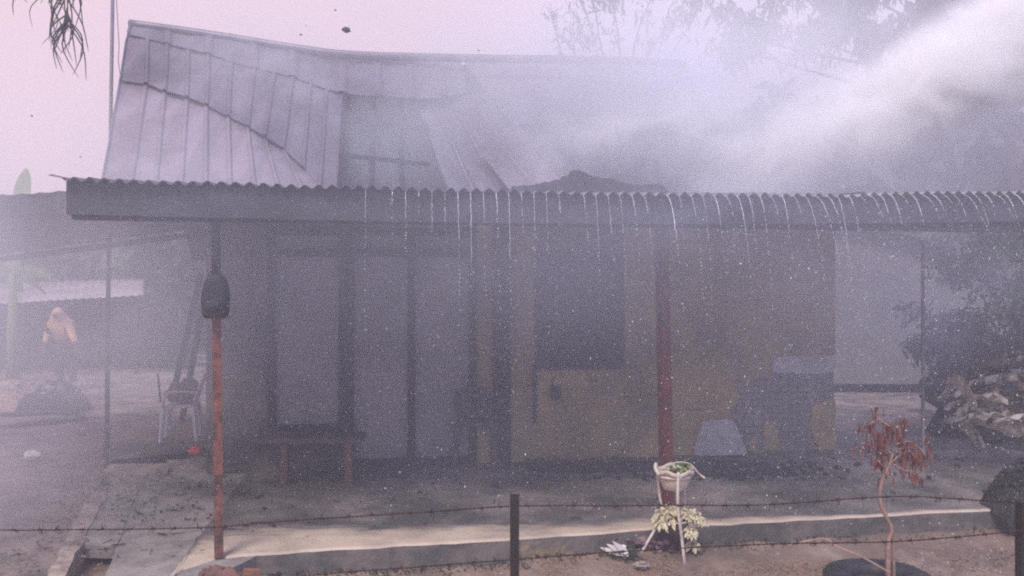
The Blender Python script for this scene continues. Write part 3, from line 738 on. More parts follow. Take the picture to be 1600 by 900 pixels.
# ash and charred litter on the floor
lit = MB()
for i in range(900):
    px = rnd(330, 1560); v = 2.45 - abs(random.gauss(0, .7)); v = max(.25, v); uu = up(px, v) if v > 0 else 0
    r = rnd(.003, .010) if random.random() < .96 else rnd(.012, .025)
    p = H(uu, v, .2 + r * .3)
    lit.chunk(p, r)
for i in range(260):
    px, py = random.gauss(1130, 110), 735 + rnd(-12, 16); r = rnd(.008, .035); p = G(px, py, .2); lit.chunk(p + Z * r * .4, r)
for i in range(160):
    p = G(rnd(90, 330), rnd(742, 815), .2); r = rnd(.004, .013); lit.chunk(p + Z * r * .2, r)
for i in range(110):
    v = max(.4, 2.4 - abs(random.gauss(0, .8))); c = H(up(rnd(330, 1540), v), v, .212); an = rnd(0, 3.14); L_ = rnd(.015, .075); d_ = Vector((math.cos(an), math.sin(an), rnd(-.03, .05))) * L_
    lit.tube([c - d_, c + Vector((0, 0, rnd(0, .01))), c + d_], rnd(.0025, .0055), 4)
for i in range(60):
    c = G(rnd(20, 320), rnd(735, 870), .2); an = rnd(0, 3.14); L_ = rnd(.012, .055); d_ = Vector((math.cos(an), math.sin(an), rnd(-.03, .05))) * L_
    lit.tube([c - d_, c + d_], rnd(.0025, .0055), 4)
lit.build('charred_litter', M['char'], kind='stuff')
def mound(name, px, py, z, rx, ry, h, m, label, cat, seed=0, amp=.3, chunks=0):
    c = G(px, py, z); s = MB(); N = 26
    for j in range(N + 1):
        for i in range(N + 1):
            x, y = -1 + 2 * i / N, -1 + 2 * j / N; r = math.sqrt(x * x + y * y)
            e = max(0, 1 - r ** 2) ** .9
            s.v.append(c + Vector((x * rx, y * ry, h * e * (1 + amp * nz3((x * 2, y * 2, seed), 1.5)) + h * .12 * e * nz3((x * 9, y * 9, seed), 1) - .02)))
    for j in range(N):
        for i in range(N):
            a = j * (N + 1) + i; s.f.append((a, a + 1, a + N + 2, a + N + 1))
    for i in range(chunks):
        an, q = rnd(0, 6.28), math.sqrt(random.random()) * .9; r = rnd(.008, .03)
        s.chunk(c + Vector((math.cos(an) * q * rx, math.sin(an) * q * ry, h * (1 - q * q) ** .9 + r * .1)), r)
    return tag(s.build(name, m), label, cat)
mound('charred_heap', 1632, 792, .2, .5, .35, .42, M['char'], 'black charred heap on the slab at the edge of the view', 'heap', 2, .5, 160)
mound('ash_heap', 1130, 733, .2, .8, .4, .055, M['soot'], 'low dark ash heap in front of the grey sack', 'ash', 3, .7, 60)
mound('ash_heap', 930, 728, .2, .95, .42, .05, M['soot'], 'low black ash heap along the foot of the ochre wall', 'ash', 5, .7, 50)
mound('soil_heap', 345, 941, 0, .34, .17, .235, M['brown_soil'], 'small reddish brown soil heap at the slab corner', 'soil', 4, .3, 10)
mound('sand_heap', -30, 638, .15, 1.1, .8, .48, M['sand'], 'sandy pink heap in the yard at the far left', 'heap', 6, .3, 10)
mound('smouldering_heap', 85, 640, .17, .55, .4, .42, M['char'], 'dark smouldering heap beside the sandy heap', 'heap', 7, .5, 80)
em = MB()
c = G(85, 640, .17)
for i in range(60): em.chunk(c + Vector((random.gauss(0, .28), random.gauss(-.05, .15), .34 + rnd(-.06, .06))), rnd(.015, .05))
em.build('white_ash', M['embers'], kind='stuff')
c = G(85, 640, .17)
tag(MB().tube([W(-20, 553, c.y), W(32, 592, c.y - .1)], .016, 6).build('stake', M['red_paint']), 'thin pink stick poking out of the smouldering heap', 'stick')
hs = [G(x, y, .2) for x, y in ((-80, 652), (0, 648), (60, 645), (110, 645), (131, 652), (110, 657), (50, 662), (0, 668), (-80, 676))]
tag(MB().tube(catmull(hs, 70), .035, 7).build('hose', M['black_rubber'], smooth=True), 'fat dark hose looping over the yard at the left', 'hose')
c = W(393, 896, 4.95); tag(MB().box(c, (.10, .06, .05), Matrix.Rotation(.5, 3, 'Z') @ Matrix.Rotation(.2, 3, 'Y')).build('brick', M['old_brick']), 'broken orange brick on the soil heap below the slab edge', 'brick')
# concrete block far right
c = G(1592, 834, 0)
cb_ = thing('concrete_block', c, 'small rough concrete block below the slab beside the edge fence post', 'block')
MB().blob(c + Z * .09, (.13, .1, .11), 2, .2, 1.5, 3, flat=-.02).build('block_base', M['concrete'], cb_)
MB().box(c + Vector((.06, -.02, .22)), (.14, .1, .09), Matrix.Rotation(.2, 3, 'Z')).build('block_top', M['sand'], cb_)

# ------------------------------------------------------------------ plant stand
c = G(1058, 866, .02)
ps = thing('plant_stand', c, 'white three legged plant stand with cream bowl below the dark red post', 'plant stand')
d0 = 5.66
def PW(px, py, dd=0): return W(px, py, d0 + dd)
MB().tube(catmull([PW(1027, 733, .02), PW(1030, 770, .02), PW(1034, 800, .03), PW(1025, 824, 0), PW(1001, 865, 0)], 20), .0105, 8).build('leg', M['pink_tube'], ps, smooth=True)
MB().tube(catmull([PW(1060, 738, -.16), PW(1059, 790, -.14), PW(1065, 839, -.12), PW(1070, 884, -.1)], 20), .0115, 8).build('leg', M['pink_tube'], ps, smooth=True)
MB().tube(catmull([PW(1071, 740, .12), PW(1070, 797, .1), PW(1079, 830, .06), PW(1094, 862, .05)], 20), .010, 8).build('leg', M['pink_tube'], ps, smooth=True)
rcn = PW(1053, 735)
def ringtube(c, r, tr_): return MB().tube([c + Vector((math.cos(t) * r, math.sin(t) * r, 0)) for t in [2 * math.pi * i / 28 for i in range(29)]], tr_, 6)
ringtube(PW(1053, 742), .125, .008).build('ring', M['pink_tube'], ps, smooth=True)
ringtube(PW(1054, 812), .095, .007).build('ring', M['pink_tube'], ps, smooth=True)
def lathe(c, prof, n=32, wav=None):
    s = MB()
    for (r, z) in prof:
        for k in range(n):
            t = 2 * math.pi * k / n; rr = r * (1 + (wav(t, z) if wav else 0)); s.v.append(Vector(c) + Vector((rr * math.cos(t), rr * math.sin(t), z + (.012 * math.sin(5 * t) if wav and r > .12 else 0))))
    for i in range(len(prof) - 1):
        for k in range(n):
            s.f.append((i * n + k, i * n + (k + 1) % n, (i + 1) * n + (k + 1) % n, (i + 1) * n + k))
    s.f.append(tuple(reversed(range(n)))); return s
bc = PW(1054, 764)
bowl = lathe(bc, [(.075, 0), (.085, .008), (.105, .055), (.122, .10), (.125, .118), (.140, .122), (.143, .150), (.136, .152), (.122, .125), (.1, .09), (.04, .075)], 36, lambda t, z: .03 * math.sin(9 * t) if z > .11 else 0)
bo = bowl.build('bowl', M['bowl'], ps, smooth=True, recalc=True)
MB().blob(bc + Z * .112, (.11, .11, .035), 2, .2, 3, 2).build('potting_soil', M['brown_soil'], bo, smooth=True)
MB().tube(catmull([PW(1025, 724, -.03), PW(1024, 732, -.06), PW(1030, 742, -.1)], 8), .012, 6).build('chipped_rim', M['bowl'], bo)
fol = MB()
for i in range(60):
    p = bc + Vector((rnd(-.04, .1), rnd(-.08, .08), .14 + rnd(0, .05))); d = Vector((rnd(-1, 1), rnd(-1, 1), rnd(-.1, .8)))
    fol.leaf(p, d, Z, rnd(.03, .07), rnd(.012, .025), .5)
tag(fol.build('bowl_plant', M['green_leaf']), 'tuft of limp green and yellow leaves in the cream bowl', 'plant')
tag(MB().tube(catmull([PW(1032, 733, -.05), PW(1045, 726, -.07), PW(1062, 722, -.05), PW(1080, 726, -.03), PW(1090, 738, -.03), PW(1102, 748, -.03)], 24), [.005] * 16 + [.006, .006, .006, .006, .006, .007, .009, .006], 6).build('dry_stalk', M['pink_tube'], smooth=True), 'dry pale stalk drooping over the rim of the cream bowl', 'stalk')
for (x, y, r, ctx) in ((1044, 733, .018, 'left of'), (1054, 731, .02, 'right of')):
    tag(MB().blob(PW(x, y, -.05), (r, r * .8, r * .9), 2, .2, 2, x).build('shell', M['bowl'], smooth=True), 'pale lump in the cream bowl, %s the pair' % ctx, 'shell', 'pale lumps in the bowl')
# second tier: pot and pale rosettes
pc = PW(1057, 838)
pot = thing('flower_pot', pc, 'small grey brown pot of pale yellowing leaves on the lower tier of the stand', 'pot plant')
lathe(pc, [(.055, 0), (.07, .05), (.085, .10), (.09, .115), (.08, .115), (.06, .09)], 24).build('pot', mat('clay_pot', (.16, .12, .1), (.1, .08, .07), 8, .8, .3), pot, smooth=True, recalc=True)
fol = MB()
def rosette(mb, c, n, rr, lf):
    for i in range(n):
        an, el = rnd(0, 6.28), rnd(-.5, 1.2); d = Vector((math.cos(an) * math.cos(el), math.sin(an) * math.cos(el) * .9, math.sin(el)))
        p = Vector(c) + d * rr * rnd(.2, 1); mb.leaf(p, d + Vector((0, 0, -.2)), Vector((rnd(-1, 1), -1, rnd(0, 1))), lf * rnd(.7, 1.2), lf * .75, .6)
for (x, y, dd, rr) in ((1034, 805, -.06, .05), (1047, 800, -.08, .045), (1043, 815, -.1, .05), (1030, 815, -.05, .04), (1076, 805, -.05, .04), (1085, 808, -.05, .045), (1094, 815, -.04, .03), (1060, 800, 0, .04), (1080, 832, -.05, .03), (1076, 829, -.05, .025)):
    rosette(fol, PW(x, y, dd), 60, rr * 1.1, .03)
fol.build('leaves', M['pale_leaf'], pot)
st = MB()
for x, y in ((1034, 812), (1047, 805), (1085, 812), (1072, 808)): st.tube(catmull([pc + Z * .09, (pc + Z * .11).lerp(PW(x, y, -.04), .5), PW(x, y, -.04)], 6), .005, 5)
st.build('stems', M['twig'], pot)
c = G(1082, 862, .05); fol = MB(); rosette(fol, c + Z * .05, 20, .03, .045); fol.tube([c, c + Z * .05], .004, 5)
tag(fol.build('fallen_rosette', M['pale_leaf']), 'pale rosette fallen on the ground under the plant stand', 'plant')

# rubbish at the foot of the stand
c = G(960, 868, .06)
up_ = thing('uprooted_plant', c, 'uprooted plant with fan of pale stalks lying left of the stand', 'plant')
for (x, y) in ((938, 858), (948, 852), (957, 847), (966, 851)):
    a = G(982, 872, .06) + Z * .02; b = W(x, y, a.y + .02) ; b.z = max(b.z, .06); s = MB()
    s.leaf(a, b - a, Vector((.2, -1, .6)), (b - a).length, .04, -.05, 5); s.build('stalk', M['white_plaster'], up_, solid=.004)
fol = MB(); 
for i in range(50): fol.leaf(G(982 + random.gauss(0, 9), 872 + random.gauss(0, 3), .05) + Z * rnd(.01, .06), (rnd(-1, 1), rnd(-1, 1), rnd(0, .6)), Z, rnd(.04, .08), .02, .4)
fol.build('leaves', M['dark_leaf'], up_)
c = G(974, 866, .05); tag(MB().blob(c + Z * .045, .026, 2, .03, 1, 2).build('ball', M['white_pl'], smooth=True), 'little white ball beside the uprooted pale stalks', 'ball')
c = G(1004, 887, .035); tag(MB().blob(c + Z * .02, (.055, .03, .022), 3, .45, 3, 5).build('wrapper', M['pink_litter']), 'crumpled whitish wrapper on the soil in front of the stand', 'wrapper')
c = G(1012, 862, .05); mb = MB()
for i in range(60): mb.chunk(c + Vector((random.gauss(0, .09), rnd(-.03, .05), rnd(.0, .1))), rnd(.012, .03))
tag(mb.build('rubbish_pile', mat('rubbish', (.14, .08, .1), (.3, .22, .24), 14, .8, .2, mix=(.5, .62))), 'little pile of dark purplish rubbish between the legs of the stand', 'rubbish')

# weeds, dry grass, litter
wd = MB()
for i in range(1500):
    q = random.choice(front); px_ = 800 + F * q.x / q.y
    if px_ < 420 or px_ > 1600: continue
    if (980 < px_ < 1060 or 1340 < px_) and random.random() < .7: continue
    p = q - V * abs(random.gauss(0, .07)); p.x += rnd(-.06, .06); p.z = gh(p.x, p.y)
    wd.leaf(p, Vector((rnd(-1, 1), rnd(-1, .2), rnd(.6, 1.8))), Vector((0, -1, .3)), rnd(.02, .075), rnd(.006, .014), .4, 2)
wd.build('weeds', M['dark_leaf'], kind='stuff')
dg = MB()
for i in range(3600):
    x = rnd(520, 1330); y = 884 + abs(random.gauss(0, 14)) - (x - 520) * .006 + rnd(-2, 2)
    if nz3((x * .02, y * .03, 0), 1) < -.12: continue
    p = G(x, y, 0); p.z = gh(p.x, p.y); dg.leaf(p, (rnd(-1, 1), rnd(-.7, .7), rnd(.25, 1.1)), Vector((0, -1, .2)), rnd(.03, .09), rnd(.003, .006), .5, 2)
dg.build('dry_grass', M['dry'], kind='stuff')
lt2 = MB()
for i in range(260):
    x = rnd(700, 1600) if i > 200 else rnd(1440, 1600); y = rnd(842, 905); p = G(x, y, 0); p.z = gh(p.x, p.y); lt2.chunk(p + Z * .003, rnd(.003, .011))
lt2.build('litter', M['pink_litter'], kind='stuff')
pb_ = MB()
for i in range(2200):
    x = rnd(0, 1600); y = rnd(838, 930)
    if x < 300: y = rnd(760, 900); p = G(x, y, .18)
    else: p = G(x, y, 0)
    if 300 <= x and (y < 905 - (x - 300) * .06): p = G(x, rnd(880, 930), 0)
    pb_.chunk(p + Z * .002, rnd(.003, .012))
pb_.build('pebbles', M['soil'], kind='stuff')

# ------------------------------------------------------------------ tyre planter with dead sapling
c = G(1382, 930, 0); c = Vector(((1377 - 800) / F * 4.85, 4.85, 0))
ty = thing('tyre', c, 'black tyre used as a planter, lying on the soil in front of the slab', 'tyre')
s = MB(); prof = []
for k in range(20):
    t = 2 * math.pi * k / 20; rr, zz = math.cos(t), math.sin(t)
    prof.append((.255 + .085 * (abs(rr) ** .6) * (1 if rr > 0 else -1), .10 + .095 * (abs(zz) ** .6) * (1 if zz > 0 else -1)))
n_ = 56
for (r, z) in prof:
    for k in range(n_):
        t = 2 * math.pi * k / n_; s.v.append(c + Vector((r * math.cos(t), r * math.sin(t), z + .004 * math.sin(3 * t))))
for i in range(20):
    for k in range(n_): s.f.append((i * n_ + k, i * n_ + (k + 1) % n_, ((i + 1) % 20) * n_ + (k + 1) % n_, ((i + 1) % 20) * n_ + k))
s.build('casing', M['black_rubber'], ty, smooth=True, recalc=True)
for k in range(44):
    t = 2 * math.pi * k / 44; p = c + Vector((.338 * math.cos(t), .338 * math.sin(t), .10))
    MB().box(p, (.014, .03, .13), Matrix.Rotation(t, 3, 'Z') @ Matrix.Rotation(.25 if k % 2 else -.25, 3, 'X')).build('tread_block', M['black_rubber'], ty)
MB().blob(c + Z * .09, (.2, .2, .06), 2, .15, 3, 3).build('planting_soil', M['brown_soil'], ty, smooth=True)
sp = thing('sapling', c + Z * .12, 'scorched sapling with drooping red brown leaves growing in the tyre', 'sapling')
D = 4.85
def SW(px, py, dd=0): return W(px, py, D + dd)
trk = catmull([SW(1388, 905), SW(1388, 850), SW(1393, 830), SW(1387, 812), SW(1377, 790), SW(1375, 770), SW(1381, 745), SW(1389, 728), SW(1395, 710)], 40)
MB().tube(trk, [.017 - .009 * i / 39 for i in range(40)], 7).build('trunk', M['twig'], sp, smooth=True)
MB().tube(catmull([SW(1397, 905, .02), SW(1396, 860, .02), SW(1394, 832, .01)], 12), .011, 6).build('stem', M['twig'], sp, smooth=True)
brs = [[(1389, 728), (1376, 700), (1370, 690)], [(1392, 718), (1402, 690), (1396, 672), (1384, 662), (1372, 652), (1366, 640), (1369, 634)], [(1397, 706), (1405, 680), (1410, 660), (1411, 655)],
       [(1390, 726), (1405, 712), (1420, 705), (1432, 718)], [(1400, 694), (1420, 690), (1437, 700), (1446, 712)], [(1384, 735), (1372, 720), (1362, 712)], [(1374, 655), (1360, 662), (1352, 668)],
       [(1395, 712), (1372, 690), (1352, 690), (1346, 702)], [(1396, 725), (1412, 735), (1430, 738), (1434, 748)], [(1402, 690), (1380, 676), (1366, 680)], [(1420, 705), (1428, 712), (1432, 722)]]
for b_ in brs:
    pts = catmull([SW(x, y, rnd(-.06, .06) if i else 0) for i, (x, y) in enumerate(b_)], 14)
    MB().tube(pts, [.0065 - .004 * i / 13 for i in range(14)], 5).build('branch', M['twig'], sp, smooth=True)
lf = MB()
for b_ in brs:
    P = catmull([SW(x, y, 0) for x, y in b_], 14)
    for i in range(3, 14):
        for q in range(2):
            p = P[i] + Vector((random.gauss(0, .018), random.gauss(0, .03), random.gauss(0, .008)))
            lf.leaf(p, (rnd(-.4, .4), rnd(-.4, .4), -1), Vector((rnd(-1, 1), -1, 0)), rnd(.02, .075), rnd(.007, .016), .3, 3)
for i in range(26):
    p = SW(random.gauss(1402, 22), random.gauss(695, 17), rnd(-.1, .1)); lf.leaf(p, (rnd(-.5, .5), rnd(-.5, .5), -1), Vector((rnd(-1, 1), -1, 0)), rnd(.04, .09), rnd(.012, .022), .2, 3)
lf.build('leaves', M['dead_leaf'], sp)
tag(MB().tube(catmull([W(1230, 853, 4.95), W(1285, 842, 4.9), W(1310, 855, 4.85), W(1350, 872, 4.75), W(1392, 896, 4.7)], 30), .0065, 6).build('twig', M['twig'], smooth=True), 'long dry twig lying from the soil onto the tyre', 'twig')
cl = MB()
for i in range(26): cl.leaf(c + Vector((-.11 + random.gauss(0, .035), -.17 + random.gauss(0, .03), .17 + rnd(0, .05))), (rnd(-1, 1), rnd(-1, .3), rnd(0, 1)), Z, rnd(.04, .07), rnd(.018, .03), .5)
for i in range(8): cl.tube([c + Vector((-.1, -.15, .12)), c + Vector((-.11 + random.gauss(0, .04), -.17 + random.gauss(0, .03), .2))], .003, 4)
tag(cl.build('green_seedling', M['green_leaf']), 'fresh green seedling sprouting at the rim of the tyre', 'plant')

# ------------------------------------------------------------------ barbed wire fence
fp = W(804, 772, 3.2)
fence = thing('barbed_wire_fence', Vector((fp.x, fp.y, 0)), 'rusty barbed wire fence with two strands and dark steel posts', 'fence')
def angle_post(px, d, py_top):
    p = W(px, py_top, d); s = MB(); z1 = p.z
    s.box((p.x, p.y, z1 / 2 - .1), (.038, .005, z1 + .2)); s.box((p.x - .0165, p.y + .02, z1 / 2 - .1), (.005, .036, z1 + .2))
    s.build('post', M['post_steel'], fence)
angle_post(804, 3.2, 772); angle_post(1603, 3.04, 785); angle_post(-140, 3.2, 795)
def wire(pts, seed):
    random.seed(seed)
    P = catmull([W(x, y, d) for x, y, d in pts], 400); s = MB(); L = 0; a1, a2 = [], []
    for i, p in enumerate(P):
        if i: L += (p - P[i - 1]).length
        q = p + Vector((0, 0, .004 * nz3((L * 3, seed, 0), 1))); th = L * 2 * math.pi / .035
        of = Vector((0, math.cos(th), math.sin(th))) * .0021; a1.append(q + of); a2.append(q - of)
    s.tube(a1, .0017, 5); s.tube(a2, .0017, 5)
    o = s.build('wire', M['rust'], fence, smooth=True)
    L = 0; nxt = .05; 
    for i in range(1, len(P)):
        L += (P[i] - P[i - 1]).length
        if L > nxt:
            nxt += .095 + rnd(-.02, .02); b = MB(); p = P[i]; t = (P[i] - P[i - 1]).normalized()
            b.tube([p - t * .008, p + t * .008], .0046, 6)
            for k in range(4):
                an = rnd(0, 6.28); dr = Vector((0, math.cos(an), math.sin(an))) + t * rnd(-.7, .7); x0 = p + t * (.006 if k % 2 else -.006)
                b.tube([x0, x0 + dr.normalized() * rnd(.016, .026)], [.0019, .0007], 5)
            b.build('barb', M['rust'], o)
wire([(-140, 829, 3.2), (0, 828, 3.2), (170, 827, 3.2), (330, 824, 3.2), (500, 810, 3.2), (650, 801, 3.2), (804, 791, 3.2), (1000, 790, 3.15), (1200, 788, 3.12), (1400, 776, 3.08), (1603, 757 + 30, 3.04)][:10] + [(1603, 758 + 29, 3.04)], 3)
wire([(-140, 950, 3.2), (300, 915, 3.2), (560, 893, 3.2), (804, 874, 3.2), (1000, 860, 3.15), (1200, 850, 3.12), (1400, 846, 3.08), (1603, 829, 3.04)], 4)
random.seed(11)

# ------------------------------------------------------------------ water
strm = 'thin streams of water falling off the roof edge'
def edge_valley(k): return uA + PITCH * (k + .5)
kk = 0; streams = []
while True:
    uu = edge_valley(kk)
    if uu > up(1606, 0): break
    px = 800 + F * (H(uu, 0, 0).x / H(uu, 0, 0).y)
    if px > 553: streams.append((uu, px))
    kk += 1
ORD = 'first second third fourth fifth sixth seventh eighth ninth tenth eleventh twelfth thirteenth fourteenth fifteenth sixteenth seventeenth eighteenth nineteenth twentieth last'.split()
def zone(px):
    for x, t in ((745, 'above the glazed door'), (835, 'left of the burnt window'), (975, 'above the burnt window'), (1034, 'just left of the dark red post'), (1136, 'right of the dark red post'), (1305, 'above the bare bricks')):
        if px < x: return t
    return 'above the open veranda end'
lastz = None; zi = 0
for uu, px in streams:
    if px < 640: Ln = random.choice([.08, .25, .45, .55])
    elif px < 1310: Ln = rnd(.28, .8)
    else: Ln = rnd(.14, .34)
    if random.random() < .28: Ln *= rnd(.15, .5)
    Ln = max(Ln, .05)
    if random.random() < .10: continue
    s = MB(); dm = MB(); vel = (.35 if px < 900 else .5 + .35 * min(1, (px - 900) / 300)) * rnd(.6, 1.25); z0 = edge_z(uu) - AMP + .004
    pts = []; t = 0
    while True:
        z = 4.9 * t * t + .12 * t
        if z > Ln: break
        pts.append(H(uu + .01 * t * random.gauss(0, 1), -.06 - vel * t, z0 - z)); t += .008
    thick = rnd(.0012, .0029)
    nc = max(3, int(len(pts) * rnd(.45, .85)))
    if len(pts) > 2: s.tube(pts[:nc], [thick * rnd(.5, 1.35) * (1 - .4 * i / nc) for i in range(nc)][:len(pts[:nc])], 5)
    for p in pts[nc:]:
        if random.random() < .62: dm.octa(p + Vector((random.gauss(0, .0015), 0, 0)), rnd(.0016, .0038), rnd(.003, .009))
    t0 = t; lim = Ln + rnd(.1, .8)
    while True:
        t += rnd(.006, .035); z = 4.9 * t * t + .12 * t
        if z > lim: break
        dm.octa(H(uu + .03 * random.gauss(0, t * .5), -.06 - vel * t + .02 * random.gauss(0, 1), z0 - z), rnd(.0016, .0034), rnd(.0025, .006))
    zn = zone(px)
    if zn != lastz: lastz = zn; zi = 0
    lb = '%s water stream %s, %s from the left' % ('long' if Ln > .35 else ('short' if Ln < .15 else 'thin'), zn, ORD[zi]); zi += 1
    so_ = tag(s.build('water_stream', M['water'], smooth=True), lb, 'water', strm)
    dm.build('drops', M['water'], so_, kind='stuff')
dr = MB()
for i in range(340):
    px = 1600 - abs(random.gauss(0, 420)); py = rnd(330, 840)
    if px < 560: continue
    p = HP(px, py, -rnd(.0, 1.1)); 
    if p.z < .22: continue
    dr.octa(p, rnd(.0016, .0046) * (1.5 if random.random() < .08 else 1), rnd(.0025, .008))
for i in range(9000):
    px = rnd(60, 1640) if random.random() < .45 else 1640 - abs(random.gauss(0, 500)); py = rnd(300, 800)
    p = HP(px, py, -rnd(.0, 1.6)); 
    if p.z < .22 or p.z > 2.62: continue
    r = rnd(.0007, .0016); dr.octa(p, r, r * rnd(1, 2.6))
dr.build('water_droplets', M['water'], kind='stuff')

# ash in the air
for x, y, r, lb in ((541, 46, .036, 'largest dark ash flake floating over the ridge'), (470, 54, .011, 'tiny ash flake left of the largest, lower one'), (478, 40, .006, 'tiny ash speck left of the largest, upper one'),
                    (524, 16, .010, 'pale small ash flake above the largest'), (748, 79, .008, 'tiny ash speck over the middle of the ridge'), (126, 245, .010, 'tiny ash speck left of the roof edge'), (50, 181, .011, 'tiny ash speck under the hanging palm frond')):
    p = W(x, y, 7.5); tag(MB().blob(p, (r * 1.1, r * .4, r * .75), 2, .5, 2.3, x).build('ash_flake', M['ash']), lb, 'ash flake', 'ash flakes in the air')

# ------------------------------------------------------------------ mast and cable
pm = thing('mast', W(173, 300, 9.0) * 1, 'thin grey mast standing at the left edge of the buckled roof', 'mast')
pm.location = Vector((W(173, 300, 9.0).x, 9.0, .15))
MB().tube([Vector((W(168, 300, 9).x, 9, .1)), W(172, 250, 9), W(177, -60, 9)], .021, 8).build('pole', M['pole'], pm, smooth=True)
MB().tube(catmull([W(180, -60, 9), W(183, 20, 9), W(186, 70, 9), W(185, 95, 9), W(190, 130, 9.3)], 30), .004, 5).build('cable', M['dark_wood'], pm)

# ------------------------------------------------------------------ vegetation
def palm():
    base = Vector((-7.6, 7.6, .1)); t = thing('palm_tree', base, 'palm with dry fronds hanging into the top left corner', 'palm')
    top = base + Vector((.5, .1, 6.6)); MB().tube(catmull([base, base + Vector((.1, 0, 2.5)), top], 20), [.2 - .07 * i / 19 for i in range(20)], 10).build('trunk', M['bark'], t, smooth=True)
    def frond(pts, nl, ll, m, spread, rr=.02):
        P = catmull(pts, 40); s = MB(); s.tube(P, [rr * (1 - .8 * i / 39) for i in range(40)], 6); fr = s.build('frond', m, t)
        l = MB()
        for k in range(nl):
            i = random.randrange(6, 39); p = P[i]; sd_ = random.choice((-1, 1)); h = ll * rnd(.6, 1.1) * (1 - .35 * i / 39)
            q = p + Vector((sd_ * spread * rnd(.1, 1), rnd(-.2, .2) * spread, -h * .45)); e = q + Vector((-sd_ * spread * rnd(-.3, .8), rnd(-.1, .1), -h * .55))
            l.tube(catmull([p, q, e], 8), [.008, .0075, .007, .0065, .006, .005, .004, .0015], 4)
        l.build('leaflets', m, fr, kind=None)
    frond([top, W(40, -330, 7.4), W(95, -200, 7.3), W(104, -60, 7.3), W(106, 45, 7.3)], 85, .75, M['frond'], .17)
    frond([top, W(20, -330, 8.6), W(48, -200, 8.8), W(52, -90, 8.8), W(54, -20, 8.8)], 40, .5, M['frond'], .25, .012)
    for an in (1.2, 2.0, 2.9, 3.7, 4.6):
        d = Vector((math.cos(an), math.sin(an), 0)); frond([top, top + d * 1.0 + Z * .5, top + d * 2.0 + Z * .1, top + d * 2.8 - Z * 1.1], 50, .8, M['dark_leaf'], .2)
palm()

def tree(base, hgt, spreadv, clumps, leafn, label, m, cat='tree', lsize=.16, hang=.5, limbs=None, tr=.18, bark='bark'):
    t = thing('tree', base, label, cat, 'trees behind the house')
    base = Vector(base); top = base + Vector((rnd(-.3, .3), 0, hgt * .62))
    MB().tube(catmull([base - Z * .2, base + Vector((.12, 0, hgt * .3)), top], 16), [tr - tr * .55 * i / 15 for i in range(16)], 9).build('trunk', M[bark], t, smooth=True)
    lf = MB(); lb = MB()
    for (cx, cy_, cz, r) in clumps:
        c = Vector((cx, cy_, cz)); st_ = base.lerp(top, rnd(.7, 1)); mid = st_.lerp(c, .55) + Vector((rnd(-.3, .3), rnd(-.3, .3), rnd(0, .5)))
        lb.tube(catmull([st_, mid, c], 10), [tr * .32 - tr * .27 * i / 9 for i in range(10)], 5)
        for q in range(5):
            e = c + Vector((random.gauss(0, r * .6), random.gauss(0, r * .6), random.gauss(0, r * .5))); lb.tube(catmull([mid.lerp(c, .7), c.lerp(e, .5) + Vector((0, 0, rnd(0, .15))), e], 6), [tr * .06, tr * .05, tr * .05, tr * .04, tr * .03, tr * .015], 4)
            for k in range(int(leafn * r * r / 5)):
                f = rnd(.2, 1.05); p = c.lerp(e, f) + Vector((random.gauss(0, r * .16), random.gauss(0, r * .16), random.gauss(0, r * .13)))
                lf.leaf(p, (rnd(-1, 1), rnd(-1, 1), rnd(-1, 1) - hang), Vector((rnd(-1, 1), rnd(-1, 1), rnd(-.2, 1))), lsize * rnd(.6, 1.4), lsize * .38 * rnd(.7, 1.3), .3, 2)
    lb.build('limbs', M[bark], t); lf.build('crown', m, t)
    return t
# big tree at the upper right
cl = []
for (x, y, r, d) in ((1150, 55, .55, 13), (1185, 30, .7, 14), (1160, 80, .4, 13), (1290, 20, .9, 14), (1350, -10, 1.0, 14), (1340, 55, .6, 14), (1420, 10, 1.1, 15), (1480, -30, 1.3, 15), (1400, 55, .5, 14), (1470, 40, .7, 15), (1250, -30, .9, 14), (1560, -20, 1.2, 15), (1600, 40, 1.0, 16), (1540, 40, .8, 15)):
    p = W(x, y, d); cl.append((p.x, p.y, p.z, r))
tb = W(1575, 560, 15.5); tree(Vector((tb.x, tb.y, 0)), 11.5, 3, cl, 430, 'large dim tree at the upper right behind the smoke', M['dark_leaf'], lsize=.2, hang=1.0, tr=.17)
cl = []
for (x, y, r, d) in ((860, 18, .35, 15), (905, 50, .8, 16), (930, 15, .6, 16), (870, 55, .3, 15), (965, 62, .35, 16), (1010, 20, .35, 15), (1040, 40, .45, 15), (1075, 15, .6, 15), (1100, 5, .5, 15), (950, -20, .9, 16), (1030, -25, .8, 15), (900, 90, .5, 17), (1020, 62, .35, 15)):
    p = W(x, y, d); cl.append((p.x, p.y, p.z, r))
tb = W(975, 560, 16.5); tree(Vector((tb.x, tb.y, 0)), 9.0, 3, cl, 150, 'thin leafed tree rising behind the middle of the ridge', M['dark_leaf'], lsize=.16, hang=.6, tr=.13)
cl = []
for (x, y, r, d) in ((1600, 370, .5, 8.8), (1610, 410, .45, 8.8), (1590, 440, .35, 8.7), (1640, 340, .6, 9), (1650, 430, .6, 9), (1600, 345, .4, 8.8)):
    p = W(x, y, d); cl.append((p.x, p.y, p.z, r))
tb = W(1650, 560, 9); tree(Vector((tb.x, tb.y, 0)), 3.2, 1, cl, 420, 'green leafy shrub tree at the right edge under the eave', mat('mid_foliage', (.06, .10, .05), (.1, .15, .07), 5, .6, .1), lsize=.12, hang=.3, tr=.07)
